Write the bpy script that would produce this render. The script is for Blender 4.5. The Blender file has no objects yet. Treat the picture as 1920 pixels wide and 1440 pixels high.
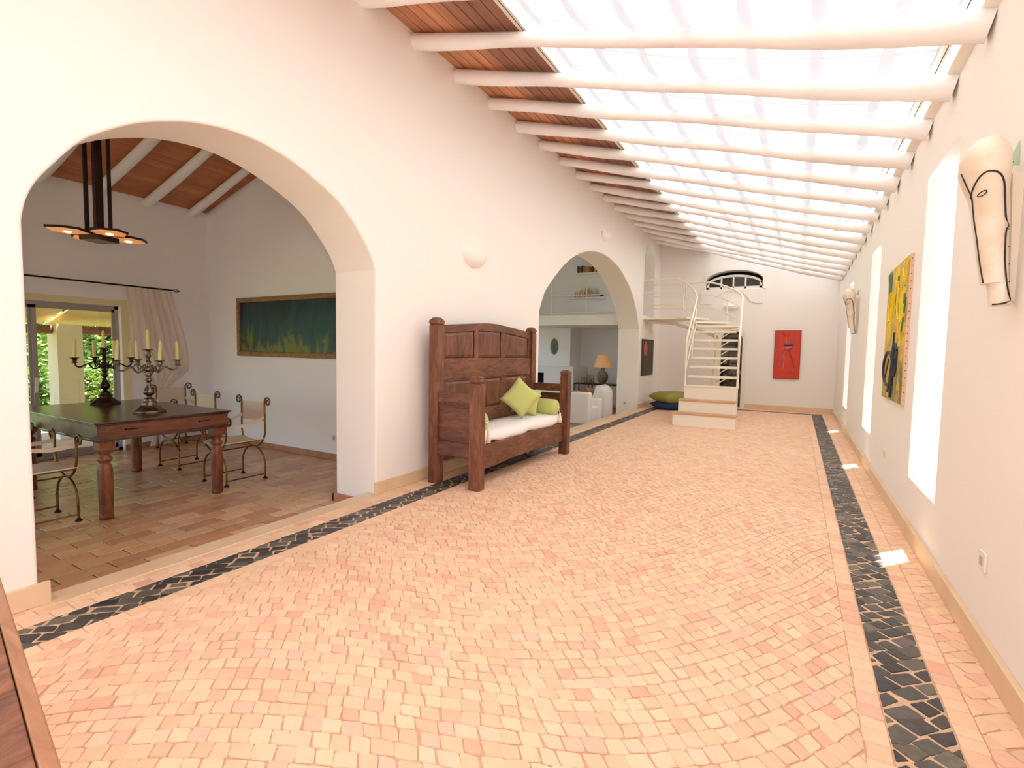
import bpy, math, random
from mathutils import Vector, Matrix, noise
random.seed(7)
C = bpy.context.scene.collection
PI = math.pi
S = 0.9            # everything below is laid out in units of 0.9 m and brought to metres at the end

# ------------------------------------------------------------------ materials
def lin(c):
    return tuple(((v/255.0)/12.92 if v/255.0 <= .04045 else (((v/255.0)+.055)/1.055)**2.4) for v in c)
def new_mat(name):
    m = bpy.data.materials.new(name); m.use_nodes = True
    nt = m.node_tree; b = nt.nodes['Principled BSDF']
    return m, nt, b
def coords(nt, scale=(1,1,1), rot=(0,0,0)):
    tc = nt.nodes.new('ShaderNodeTexCoord'); mp = nt.nodes.new('ShaderNodeMapping')
    mp.inputs['Scale'].default_value = scale; mp.inputs['Rotation'].default_value = rot
    nt.links.new(tc.outputs['Object'], mp.inputs['Vector']); return mp.outputs['Vector']
def bump(nt, b, fac, strength=.2, dist=.01):
    bp = nt.nodes.new('ShaderNodeBump'); bp.inputs['Strength'].default_value = strength
    bp.inputs['Distance'].default_value = dist
    nt.links.new(fac, bp.inputs['Height']); nt.links.new(bp.outputs['Normal'], b.inputs['Normal'])
def noise_tex(nt, vec, scale=5, detail=4, rough=.55, dist=0.0):
    n = nt.nodes.new('ShaderNodeTexNoise'); n.inputs['Scale'].default_value = scale
    n.inputs['Detail'].default_value = detail; n.inputs['Roughness'].default_value = rough
    n.inputs['Distortion'].default_value = dist
    nt.links.new(vec, n.inputs['Vector']); return n
def ramp(nt, fac, stops):
    r = nt.nodes.new('ShaderNodeValToRGB'); e = r.color_ramp.elements
    while len(e) < len(stops): e.new(.5)
    for k, (p, c) in enumerate(stops):
        e[k].position = p; e[k].color = (*lin(c), 1)
    nt.links.new(fac, r.inputs['Fac']); return r.outputs['Color']
def simple(name, c, rough=.6, metal=0, var=None, vscale=4, bmp=0, bscale=30, spec=.5, sheen=0, vecscale=(1,1,1)):
    m, nt, b = new_mat(name)
    b.inputs['Base Color'].default_value = (*lin(c), 1); b.inputs['Roughness'].default_value = rough
    b.inputs['Metallic'].default_value = metal; b.inputs['Specular IOR Level'].default_value = spec
    if sheen: b.inputs['Sheen Weight'].default_value = sheen
    v = coords(nt, vecscale)
    if var:
        n = noise_tex(nt, v, vscale)
        nt.links.new(ramp(nt, n.outputs['Fac'], [(.3, c), (.7, var)]), b.inputs['Base Color'])
    if bmp:
        n2 = noise_tex(nt, v, bscale, 5)
        bump(nt, b, n2.outputs['Fac'], bmp, .01)
    return m
def wood(name, dark, mid, light, axis='Y', rough=.45, scale=3.0, bmp=.25, use_vc=False, stretch=.12):
    m, nt, b = new_mat(name)
    s = [1, 1, 1]; s['XYZ'.index(axis)] = stretch
    v = coords(nt, tuple(s))
    n = noise_tex(nt, v, scale*6, 6, .6, 1.2)
    n2 = noise_tex(nt, v, scale*1.3, 3, .6, .5)
    mx = nt.nodes.new('ShaderNodeMath'); mx.operation = 'MULTIPLY_ADD'
    nt.links.new(n.outputs['Fac'], mx.inputs[0]); mx.inputs[1].default_value = .6
    mm = nt.nodes.new('ShaderNodeMath'); mm.operation = 'MULTIPLY'; mm.inputs[1].default_value = .4
    nt.links.new(n2.outputs['Fac'], mm.inputs[0]); nt.links.new(mm.outputs[0], mx.inputs[2])
    col = ramp(nt, mx.outputs[0], [(.32, dark), (.5, mid), (.68, light)])
    if use_vc:
        a = nt.nodes.new('ShaderNodeAttribute'); a.attribute_name = 'Col'
        mul = nt.nodes.new('ShaderNodeMix'); mul.data_type = 'RGBA'; mul.blend_type = 'MULTIPLY'
        mul.inputs[0].default_value = 1
        nt.links.new(col, mul.inputs[6]); nt.links.new(a.outputs['Color'], mul.inputs[7]); col = mul.outputs[2]
    nt.links.new(col, b.inputs['Base Color']); b.inputs['Roughness'].default_value = rough
    bump(nt, b, n.outputs['Fac'], bmp, .004)
    return m
def vc_mat(name, rough=.6, nscale=25, amt=.12, bmp=.3, spec=.4, patch=None):
    m, nt, b = new_mat(name)
    a = nt.nodes.new('ShaderNodeAttribute'); a.attribute_name = 'Col'
    v = coords(nt); n = noise_tex(nt, v, nscale, 6, .65)
    r = nt.nodes.new('ShaderNodeMapRange'); r.inputs['From Min'].default_value = .25; r.inputs['From Max'].default_value = .75
    r.inputs['To Min'].default_value = 1-amt; r.inputs['To Max'].default_value = 1+amt
    nt.links.new(n.outputs['Fac'], r.inputs['Value'])
    mul = nt.nodes.new('ShaderNodeVectorMath'); mul.operation = 'SCALE'
    nt.links.new(a.outputs['Color'], mul.inputs[0]); nt.links.new(r.outputs['Result'], mul.inputs['Scale'])
    nt.links.new(mul.outputs[0], b.inputs['Base Color'])
    b.inputs['Roughness'].default_value = rough; b.inputs['Specular IOR Level'].default_value = spec
    bump(nt, b, n.outputs['Fac'], bmp, .006)
    return m
def emis(name, c, strength, base=(240,220,200)):
    m, nt, b = new_mat(name)
    b.inputs['Base Color'].default_value = (*lin(base), 1)
    b.inputs['Emission Color'].default_value = (*lin(c), 1); b.inputs['Emission Strength'].default_value = strength
    return m
def translucent(name, c, trans=.5, rough=.8, tc=None):
    m, nt, b = new_mat(name); nt.nodes.remove(b)
    out = nt.nodes['Material Output']
    d = nt.nodes.new('ShaderNodeBsdfDiffuse'); t = nt.nodes.new('ShaderNodeBsdfTranslucent')
    d.inputs['Color'].default_value = (*lin(c), 1); t.inputs['Color'].default_value = (*lin(tc or c), 1)
    mx = nt.nodes.new('ShaderNodeMixShader'); mx.inputs[0].default_value = trans
    nt.links.new(d.outputs[0], mx.inputs[1]); nt.links.new(t.outputs[0], mx.inputs[2])
    nt.links.new(mx.outputs[0], out.inputs['Surface'])
    return m
def glass(name, tint=(250,252,250), gl=.06):
    m, nt, b = new_mat(name); nt.nodes.remove(b)
    out = nt.nodes['Material Output']
    t = nt.nodes.new('ShaderNodeBsdfTransparent'); t.inputs['Color'].default_value = (*lin(tint), 1)
    g = nt.nodes.new('ShaderNodeBsdfGlossy'); g.inputs['Roughness'].default_value = .02
    mx = nt.nodes.new('ShaderNodeMixShader'); mx.inputs[0].default_value = gl
    nt.links.new(t.outputs[0], mx.inputs[1]); nt.links.new(g.outputs[0], mx.inputs[2])
    nt.links.new(mx.outputs[0], out.inputs['Surface'])
    return m

M = {}
M['plaster'] = simple('white_plaster', (247,242,236), .85, bmp=.12, bscale=9, spec=.2)
M['plaster_room'] = simple('room_plaster', (249,247,250), .85, bmp=.12, bscale=9, spec=.2)
M['base_stone'] = simple('beige_limestone', (232,205,170), .45, var=(222,190,152), vscale=3, bmp=.05)
M['cobble'] = vc_mat('cobble_setts', .6, 22, .06, .3)
M['blackstone'] = vc_mat('dark_setts', .45, 30, .35, .8, .5)
M['tile'] = vc_mat('terracotta_tiles', .28, 9, .16, .12, .5)
M['board'] = wood('ceiling_boards', (160,104,74), (190,130,94), (212,154,114), 'Y', .6, 2.2, .15, True)
M['board_x'] = wood('dining_ceiling_boards', (160,98,62), (186,120,78), (202,138,92), 'Y', .6, 2.2, .15, True)
M['beam'] = simple('whitewashed_pole', (249,249,250), .7, var=(240,236,232), vscale=5, bmp=.35, bscale=7, spec=.3, vecscale=(.25,1,1))
M['fabric_sky'] = translucent('shade_cloth', (248,245,238), .55, tc=(189,183,176))
M['trim'] = simple('white_paint', (240,234,222), .5)
M['darkwood'] = wood('old_bench_wood', (58,32,22), (112,66,44), (150,96,68), 'Y', .42, 4.0, .5, stretch=.25)
M['darkwood_z'] = wood('old_bench_wood_upright', (58,32,22), (112,66,44), (150,96,68), 'Z', .42, 4.0, .5, stretch=.2)
M['darkwood_x'] = wood('old_bench_wood_side', (54,30,20), (104,60,40), (142,90,62), 'X', .42, 4.0, .5, stretch=.25)
M['tablewood'] = wood('dark_table_wood', (44,24,16), (76,42,28), (98,56,36), 'X', .22, 3.0, .12, stretch=.15)
M['tableleg'] = wood('turned_leg_wood', (70,36,20), (122,68,38), (150,92,54), 'Z', .32, 4.0, .2, stretch=.3)
M['nearwood'] = wood('near_table_wood', (116,76,52), (160,110,78), (186,136,100), 'X', .45, 3.0, .3, stretch=.2)
M['white_cloth'] = simple('white_cotton', (246,242,236), .9, bmp=.1, bscale=60)
M['green_cloth'] = simple('lime_green_cloth', (196,203,120), .85, bmp=.15, bscale=80, sheen=.2)
M['olive_cloth'] = simple('olive_green_cushion', (160,158,78), .85, bmp=.15, bscale=80)
M['blue_cloth'] = simple('navy_cushion', (34,56,104), .85, bmp=.15, bscale=80)
M['tassel'] = simple('cream_tassel', (244,230,206), .9, bmp=.5, bscale=120)
M['canvas'] = simple('cream_canvas', (222,206,182), .85, bmp=.15, bscale=70)
M['brass'] = simple('aged_brass', (150,112,62), .38, .85, var=(96,66,38), vscale=14)
M['pewter'] = simple('tarnished_silver', (150,138,116), .3, .95, var=(84,72,54), vscale=18)
M['bronze'] = simple('dark_bronze', (84,60,46), .32, .9, var=(48,34,28), vscale=18)
M['candle'] = simple('cream_candle_wax', (226,212,140), .5)
M['iron'] = simple('black_iron', (28,24,24), .5, .6)
M['rust'] = simple('dark_rusted_metal', (66,38,30), .5, .5, var=(40,24,20), vscale=10)
M['lamp_glow'] = emis('amber_lamp_glass', (255,160,90), .45, (240,190,140))
M['bulb_glow'] = emis('lamp_bulb_glow', (255,210,150), 5)
M['slate'] = simple('grey_slate', (120,112,98), .5)
M['curtain'] = translucent('sheer_curtain', (246,234,224), .35)
M['alu'] = simple('grey_aluminium', (170,162,158), .4, .5)
M['glass'] = glass('clear_glass')
M['steel_paint'] = simple('cream_painted_steel', (246,236,214), .4)
M['riser'] = simple('painted_riser', (250,244,230), .6)
M['nosing'] = simple('pale_wood_nosing', (214,172,130), .5, var=(200,154,112), vscale=6)
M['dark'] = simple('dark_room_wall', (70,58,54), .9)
M['soot'] = simple('firebox_soot', (24,20,18), .95)
M['plastic'] = simple('white_plastic', (238,232,220), .35)
M['hole'] = simple('dark_slot', (60,54,48), .6)
M['black_paint'] = simple('black_painted_metal', (22,20,22), .45)
M['gold_frame'] = simple('rough_gilt_frame', (168,130,84), .5, .2, var=(128,92,58), vscale=30, bmp=.8, bscale=40)
M['leaf'] = None

# ------------------------------------------------------------------ mesh builder
class MB:
    def __init__(s): s.v = []; s.f = []; s.sm = []; s.col = []
    def add(s, vs, fs, smooth=False, col=None):
        o = len(s.v); s.v += [tuple(p) for p in vs]
        for f in fs:
            s.f.append([i+o for i in f]); s.sm.append(smooth); s.col.append(col)
        return s
    def box(s, x0, x1, y0, y1, z0, z1, col=None):
        v = [(x0,y0,z0),(x1,y0,z0),(x1,y1,z0),(x0,y1,z0),(x0,y0,z1),(x1,y0,z1),(x1,y1,z1),(x0,y1,z1)]
        return s.add(v, [(0,3,2,1),(4,5,6,7),(0,1,5,4),(1,2,6,5),(2,3,7,6),(3,0,4,7)], False, col)
    def hexa(s, b, t, col=None):       # two quads, bottom and top (same winding, ccw seen from above)
        return s.add(list(b)+list(t), [(3,2,1,0),(4,5,6,7),(0,1,5,4),(1,2,6,5),(2,3,7,6),(3,0,4,7)], False, col)
    def prism(s, poly, axis, a, b, col=None):   # poly of 2-tuples, extruded along axis from a to b
        n = len(poly)
        def P(u, w, t): return {'x': (t,u,w), 'y': (u,t,w), 'z': (u,w,t)}[axis]
        v = [P(u,w,a) for u,w in poly]+[P(u,w,b) for u,w in poly]
        f = [tuple(range(n))[::-1], tuple(range(n,2*n))]+[(i,(i+1)%n,n+(i+1)%n,n+i) for i in range(n)]
        return s.add(v, f, False, col)
    def rings(s, rings, closed=True, caps=True, smooth=True, col=None):
        n = len(rings[0]); v = [p for r in rings for p in r]; f = []
        for k in range(len(rings)-1):
            for i in range(n if closed else n-1):
                j = (i+1) % n
                f.append((k*n+i, k*n+j, (k+1)*n+j, (k+1)*n+i))
        s.add(v, f, smooth, col)
        if caps and closed:
            s.add(rings[0], [tuple(range(n))[::-1]], False, col); s.add(rings[-1], [tuple(range(n))], False, col)
        return s
    def tube(s, pts, r, n=8, caps=True, col=None):
        pts = [Vector(p) for p in pts]; m = len(pts)
        rad = r if isinstance(r, (list, tuple)) else [r]*m
        up = None; R = []
        for i, p in enumerate(pts):
            t = (pts[min(i+1,m-1)]-pts[max(i-1,0)]).normalized()
            if up is None:
                a = Vector((0,0,1)) if abs(t.z) < .9 else Vector((1,0,0))
                up = (a-t*a.dot(t)).normalized()
            else: up = (up-t*up.dot(t)).normalized()
            w = t.cross(up)
            R.append([tuple(p+(up*math.cos(2*PI*k/n)+w*math.sin(2*PI*k/n))*rad[i]) for k in range(n)])
        return s.rings(R, True, caps, True, col)
    def lathe(s, prof, c=(0,0,0), n=20, col=None, squash=None):   # prof (r, z)
        R = []
        for r, z in prof:
            R.append([(c[0]+r*math.cos(2*PI*k/n), c[1]+r*math.sin(2*PI*k/n), c[2]+z) for k in range(n)])
        return s.rings(R, True, True, True, col)
    def build(s, name, mat, parent=None, world=True, bevel=0, merge=False, seg=2, subsurf=0, origin=None):
        me = bpy.data.meshes.new(name)
        off = Vector((0,0,0))
        if parent is None:
            if origin is not None: off = Vector(origin)
            else:
                xs = [p[0] for p in s.v]; ys = [p[1] for p in s.v]; zs = [p[2] for p in s.v]
                off = Vector(((min(xs)+max(xs))/2, (min(ys)+max(ys))/2, min(zs)))
        elif world:
            p = parent
            while p is not None: off += p.location; p = p.parent
        me.from_pydata([(a-off.x, b-off.y, c-off.z) for a,b,c in s.v], [], s.f)
        me.polygons.foreach_set('use_smooth', s.sm)
        if any(c is not None for c in s.col):
            at = me.color_attributes.new('Col', 'FLOAT_COLOR', 'CORNER')
            arr = []
            for f, c in zip(s.f, s.col):
                cc = (*(c or (1,1,1)), 1)
                arr.extend(cc*len(f))
            at.data.foreach_set('color', arr)
        me.materials.append(mat); me.update()
        if merge:
            import bmesh
            bm = bmesh.new(); bm.from_mesh(me); bmesh.ops.remove_doubles(bm, verts=bm.verts, dist=1e-4)
            bmesh.ops.recalc_face_normals(bm, faces=bm.faces)
            bm.to_mesh(me); bm.free()
        o = bpy.data.objects.new(name, me); C.objects.link(o)
        if parent is None: o.location = off
        else: o.parent = parent
        if bevel:
            b = o.modifiers.new('Bevel', 'BEVEL'); b.width = bevel; b.segments = seg; b.limit_method = 'ANGLE'; b.angle_limit = .6
            b.harden_normals = False
        if subsurf:
            b = o.modifiers.new('Sub', 'SUBSURF'); b.levels = subsurf; b.render_levels = subsurf
        return o

def tag(o, label=None, cat=None, group=None, kind=None):
    if label: o['label'] = label
    if cat: o['category'] = cat
    if group: o['group'] = group
    if kind: o['kind'] = kind
    return o
def thing(name, label, cat, loc=(0,0,0), rotz=0, group=None):
    o = bpy.data.objects.new(name, None); C.objects.link(o); o.empty_display_size = .1
    o.location = loc; o.rotation_euler = (0,0,rotz)
    return tag(o, label, cat, group)
def struct(o): o['kind'] = 'structure'; return o
def kids(o): return [c for c in bpy.data.objects if c.parent == o]
def copy_tree(o, parent=None):
    c = o.copy(); C.objects.link(c)
    if parent is not None: c.parent = parent
    for ch in kids(o): copy_tree(ch, c)
    return c
def arc(c, r, a0, a1, n, plane='xz'):
    out = []
    for k in range(n+1):
        a = a0+(a1-a0)*k/n; u, w = r*math.cos(a), r*math.sin(a)
        out.append({'xz': (c[0]+u, c[1], c[2]+w), 'yz': (c[0], c[1]+u, c[2]+w), 'xy': (c[0]+u, c[1]+w, c[2])}[plane])
    return out
def pillow_mb(w, h, t, n=12, pinch=.12):
    """cushion lying in local XZ, thickness along Y, centred"""
    m = MB()
    for sgn in (1, -1):
        g = []
        for i in range(n+1):
            row = []
            for j in range(n+1):
                u = -1+2*i/n; v = -1+2*j/n
                k = 1-pinch*(1-abs(u)**2)*(abs(v)**3)
                k2 = 1-pinch*(1-abs(v)**2)*(abs(u)**3)
                th = ((1-u**4)*(1-v**4))**.55
                wr = .006*noise.noise(Vector((u*3, v*3, sgn)))
                row.append((u*w/2*k2, sgn*t/2*th+wr*th, v*h/2*k))
            g.append(row)
        vs = [p for r in g for p in r]; fs = []
        for i in range(n):
            for j in range(n):
                q = (i*(n+1)+j, (i+1)*(n+1)+j, (i+1)*(n+1)+j+1, i*(n+1)+j+1)
                fs.append(q if sgn < 0 else q[::-1])
        m.add(vs, fs, True)
    return m

# ------------------------------------------------------------------ room constants
XL, XR, YE, YF = -3.6, .855, 15.1, -2.6
XLB = -4.17                      # back face of the thick left wall
def zc(x): return 4.72-.297*(x+3.6)      # underside of the hall roof
FD, FL = -.155, -.29             # floors of dining and living room

# floor : setts as real geometry
def clip(poly, x0, x1, y0, y1):
    def cl(P, ins, inter):
        out = []
        for i in range(len(P)):
            a, b = P[i-1], P[i]
            if ins(b):
                if not ins(a): out.append(inter(a, b))
                out.append(b)
            elif ins(a): out.append(inter(a, b))
        return out
    for ax, lim, sg in ((0,x0,1),(0,x1,-1),(1,y0,1),(1,y1,-1)):
        def ins(p): return sg*(p[ax]-lim) >= 0
        def inter(a, b):
            t = (lim-a[ax])/(b[ax]-a[ax]); q = [a[0]+t*(b[0]-a[0]), a[1]+t*(b[1]-a[1])]; q[ax] = lim; return tuple(q)
        poly = cl(poly, ins, inter)
        if len(poly) < 3: return []
    return poly
def stone(m, poly, gap, col, h=0.0, dz=.004, corner=0.0):
    # shrink towards centroid by gap, chamfer down to the joint
    n = len(poly); cx = sum(p[0] for p in poly)/n; cy = sum(p[1] for p in poly)/n
    ar = sum(poly[i][0]*poly[(i+1)%n][1]-poly[(i+1)%n][0]*poly[i][1] for i in range(n))/2
    if abs(ar) < 2.5e-4: return
    r = math.sqrt(abs(ar))/2
    k1 = 1-gap/r; k0 = 1-gap*.4/r
    if k1 < .3: return
    if corner:
        q = []
        for i in range(n):
            a, b, c = poly[i-1], poly[i], poly[(i+1)%n]
            q.append((b[0]+(a[0]-b[0])*corner, b[1]+(a[1]-b[1])*corner)); q.append((b[0]+(c[0]-b[0])*corner, b[1]+(c[1]-b[1])*corner))
        poly = q; n = len(poly)
    tx, ty = random.gauss(0, .010), random.gauss(0, .010)
    top = [(cx+(x-cx)*k1, cy+(y-cy)*k1, h+(x-cx)*tx+(y-cy)*ty) for x, y in poly]
    bot = [(cx+(x-cx)*k0, cy+(y-cy)*k0, h-dz) for x, y in poly]
    m.add(top+bot, [tuple(range(n))]+[(i, n+i, n+(i+1)%n, (i+1)%n) for i in range(n)], False, col)
def scol(base, v=.05):
    f = 1+random.gauss(0, v); return tuple(min(1, c*f) for c in base)
PALE = [lin((240,203,168)), lin((238,198,162)), lin((242,206,170)), lin((237,195,160)), lin((241,204,172))]
PINK = [lin((239,188,160)), lin((235,181,152)), lin((240,192,166))]
def sett_col(): return scol(random.choice(PINK) if random.random() < .14 else random.choice(PALE), .03)
def dark_col():
    return scol(random.choice([lin((70,68,62)), lin((54,52,52)), lin((90,86,78)), lin((104,98,84)), lin((62,58,58))]), .15)
def lay(m, region, s, lr, gap, colf, ang, warp, jit=.004, corner=0.0):
    x0, x1, y0, y1 = region
    ca, sa = math.cos(ang), math.sin(ang)
    cs = [(x, y) for x in (x0, x1) for y in (y0, y1)]
    As = [x*ca+y*sa for x, y in cs]; Bs = [-x*sa+y*ca for x, y in cs]
    amin, amax, bmin, bmax = min(As)-.3, max(As)+.3, min(Bs)-.8, max(Bs)+.8
    def W(a, b):
        if warp: b = b-.318*math.sin(1.257*a)+.02*math.sin(3.1*a+b)+.012*noise.noise(Vector((a*2.2, b*2.2, 3)))*2
        else: b = b+.01*noise.noise(Vector((a*6, b*6, 1)))*2
        return (a*ca-b*sa, a*sa+b*ca)
    ni = int((bmax-bmin)/s)+1
    for i in range(ni):
        b = bmin+i*s; a = amin+random.random()*s
        while a < amax:
            l = random.uniform(*lr)
            c = W(a+l/2, b+s/2)
            if x0-.1 < c[0] < x1+.1 and y0-.1 < c[1] < y1+.1:
                P = [W(a, b), W(a+l, b), W(a+l, b+s), W(a, b+s)]
                P = [(x+random.gauss(0, jit), y+random.gauss(0, jit)) for x, y in P]
                P = clip(P, x0, x1, y0, y1)
                if P: stone(m, P, gap, colf(), corner=corner)
            a += l
def edging(m, xa, xb, y0, y1, along='y', l0=.07, l1=.11):
    t = y0
    while t < y1:
        l = random.uniform(l0, l1)
        j = lambda: random.gauss(0, .002)
        P = [(xa+j(), t), (xb+j(), t), (xb+j(), t+l), (xa+j(), t+l)]
        if along == 'x': P = [(y, x) for x, y in P][::-1]
        stone(m, P, .0035, sett_col()); t += l
SY0, SY1 = -2.5, 14.45           # border strip runs
fl = MB()
GR = lin((214,170,134))
fl.add([(XL-.02,YF,-.005),(XR+.02,YF,-.005),(XR+.02,YE+.3,-.005),(XL-.02,YE+.3,-.005)], [(0,1,2,3)], False, GR)
lay(fl, (-3.03, .285, -1.0, SY1-.09), .072, (.06,.086), .0032, sett_col, math.radians(43), True, .0035, .1)
edging(fl, -3.12, -3.03, -1.0, SY1-.09); edging(fl, .285, .375, -1.0, SY1-.09)
edging(fl, SY1-.09, SY1, -3.12, .375, 'x')
edging(fl, -3.45, -3.36, -1.0, SY1+.3, l0=.09, l1=.13); edging(fl, -3.535, -3.455, -1.0, SY1+.3, l0=.1, l1=.15); edging(fl, .60, .69, -1.0, SY1+.3)
lay(fl, (.69, XR, -1.0, SY1+.3), .08, (.08,.13), .0032, sett_col, math.radians(38), False, .004, .08)
lay(fl, (XL, XR, SY1+.23, YE), .072, (.06,.09), .0032, sett_col, math.radians(43), False, .004, .1)
lay(fl, (XL, -3.535, -1.0, YE), .07, (.1,.16), .003, sett_col, math.radians(90), False, .002)
floor = struct(fl.build('floor', M['cobble'], origin=(0,0,0)))
bs = MB()
for reg in ((-3.36,-3.12,-1.0,SY1+.23),(.375,.60,-1.0,SY1+.23),(-3.12,.375,SY1,SY1+.23)):
    lay(bs, reg, .078, (.08,.14), .0075, dark_col, math.radians(45), False, .007, .07)
    x0,x1,y0,y1 = reg
    bs.add([(x0,y0,-.003),(x1,y0,-.003),(x1,y1,-.003),(x0,y1,-.003)], [(0,1,2,3)], False, lin((214,178,142)))
struct(bs.build('trim_1', M['blackstone'], origin=(0,0,0)))
sb = MB(); sb.box(-3.71, -3.53, 1.06, 3.66, -.16, .004); sb.box(-3.71, -3.53, 7.22, 13.1, -.30, .004)
struct(sb.build('trim_2', M['base_stone'], bevel=.004))
# foundation under the hall edge
fb = MB(); fb.box(XL-.1, XR+.3, YF-.3, YE+.3, -.5, -.012)
struct(fb.build('floor', M['plaster']))

# dining tiles
dt = MB(); TC = [lin((212,164,120)), lin((204,152,110)), lin((220,176,132)), lin((194,140,102)), lin((212,170,132))]
dt.box(-9.2, -3.7, -2.2, 5.0, FD-.1, FD-.004, lin((120,88,66)))
r = 0; x = -3.72
while x > -8.86:
    y = -2.0+(r % 2)*.16+random.uniform(-.01,.01)
    while y < 4.97:
        P = [(x-.157, y+.004), (x-.005, y+.004), (x-.005, min(y+.316,4.97)), (x-.157, min(y+.316,4.97))]
        if P[2][1]-P[0][1] > .03:
            P = [(a+random.gauss(0,.0015), b+random.gauss(0,.0015)) for a, b in P]
            stone(dt, P, .002, scol(random.choice(TC), .06), h=FD, dz=.004)
        y += .32
    x -= .162; r += 1
struct(dt.build('floor', M['tile'], origin=(-6,2,FD)))
lf = MB(); lf.box(-9.6, -3.7, 5.4, 16.0, FL-.1, FL, lin((150,104,78)))
struct(lf.build('floor', M['tile']))

# ------------------------------------------------------------------ walls
def span_wall(m, axis, p0, p1, us, ztop, zbot, openings):
    """wall in planes axis=p0/p1 ; openings (ua,ub,zb,topf)"""
    def P(u, z, p): return (p,u,z) if axis == 'x' else (u,p,z)
    def spans(u0, u1):
        mid = (u0+u1)/2; cur = (zbot, zbot); out = []
        ops = sorted([o for o in openings if o[0] < mid < o[1]], key=lambda o: o[2])
        for o in ops:
            out.append((cur, (o[2], o[2]))); cur = (o[3](u0), o[3](u1))
        out.append((cur, (ztop(u0), ztop(u1))))
        return [q for q in out if q[1][0]-q[0][0] > 1e-4 or q[1][1]-q[0][1] > 1e-4]
    for u0, u1 in zip(us, us[1:]):
        for (a0, a1), (b0, b1) in spans(u0, u1):
            for p in (p0, p1):
                m.add([P(u0,a0,p),P(u1,a1,p),P(u1,b1,p),P(u0,b0,p)], [(0,1,2,3)])
            for (z0, z1) in ((a0,a1),(b0,b1)):
                m.add([P(u0,z0,p0),P(u1,z1,p0),P(u1,z1,p1),P(u0,z0,p1)], [(0,1,2,3)], True)
    for o in openings:
        for u in (o[0], o[1]):
            uu = u+(1e-6 if u == o[0] else -1e-6)
            m.add([P(u,o[2],p0),P(u,o[2],p1),P(u,o[3](uu),p1),P(u,o[3](uu),p0)], [(0,1,2,3)])
    for u in (us[0], us[-1]):
        m.add([P(u,zbot,p0),P(u,zbot,p1),P(u,ztop(u),p1),P(u,ztop(u),p0)], [(0,1,2,3)])
# left wall, part 1 as one outline
A1 = (1.064, 3.628, 1.80, 1.24, 2.35)      # y0,y1,spring,rise,exponent
A2 = (7.20, 13.03, 2.08, 1.38, 2.05)
def archpts(a, n=40):
    y0, y1, sp, ri, ex = a; c = (y0+y1)/2; h = (y1-y0)/2; out = []
    for k in range(n+1):
        t = PI*(1-k/n); ct, st = math.cos(t), math.sin(t)
        out.append((c+h*math.copysign(abs(ct)**(2/ex), ct), sp+ri*abs(st)**(2/ex)))
    return out
ZT = 5.6
def crs(P, n=4):
    Q = []
    for i in range(len(P)-1):
        p0, p1, p2, p3 = (Vector(P[max(i-1,0)]), Vector(P[i]), Vector(P[i+1]), Vector(P[min(i+2,len(P)-1)]))
        for k in range(n):
            q = k/n; v = .5*((2*p1)+(p2-p0)*q+(2*p0-5*p1+4*p2-p3)*q*q+(3*p1-p0-3*p2+p3)*q**3); Q.append((v.x, v.y))
    return Q+[tuple(P[-1])]
P1 = crs([(1.064,2.10),(1.085,2.208),(1.13,2.318),(1.21,2.44),(1.331,2.60),(1.45,2.70),(1.618,2.812),(1.80,2.895),(1.98,2.955),(2.20,2.992),(2.40,2.998),(2.609,2.968),(2.835,2.904),(3.084,2.80),(3.262,2.69),(3.433,2.522),(3.557,2.37),(3.628,2.22)])
P2 = crs([(7.20,2.10),(7.365,2.386),(7.578,2.575),(7.801,2.745),(8.033,2.90),(8.291,3.05),(8.564,3.18),(9.05,3.35),(9.65,3.464),(10.15,3.50),(10.607,3.476),(11.1,3.40),(11.549,3.27),(12.1,3.02),(12.5,2.74),(12.8,2.42),(13.03,2.08)])
out = [(YF,-.45),(P1[0][0],-.45)]+P1+[(P1[-1][0],-.45),(P2[0][0],-.45)]+P2+[(P2[-1][0],-.45),(13.15,-.45),(13.15,ZT),(YF,ZT)]
wl = MB(); wl.prism(out, 'x', XLB, XL)
UO = (13.3, 14.42)
def upf(u):
    c = sum(UO)/2; h = (UO[1]-UO[0])/2; return 3.98+.5*math.sqrt(max(0,1-((u-c)/h)**2))
wl2 = MB()
span_wall(wl2, 'x', XL, XLB, [13.15, UO[0]]+[UO[0]+(UO[1]-UO[0])*k/14 for k in range(1,15)]+[YE], lambda u: ZT, -.45, [(UO[0],UO[1],2.46,upf)])
wl.v += []; 
o1 = wl.build('wall_left', M['plaster'], bevel=.018, seg=3); struct(o1); o1.modifiers['Bevel'].angle_limit = .9
struct(wl2.build('wall_left', M['plaster']))
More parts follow.
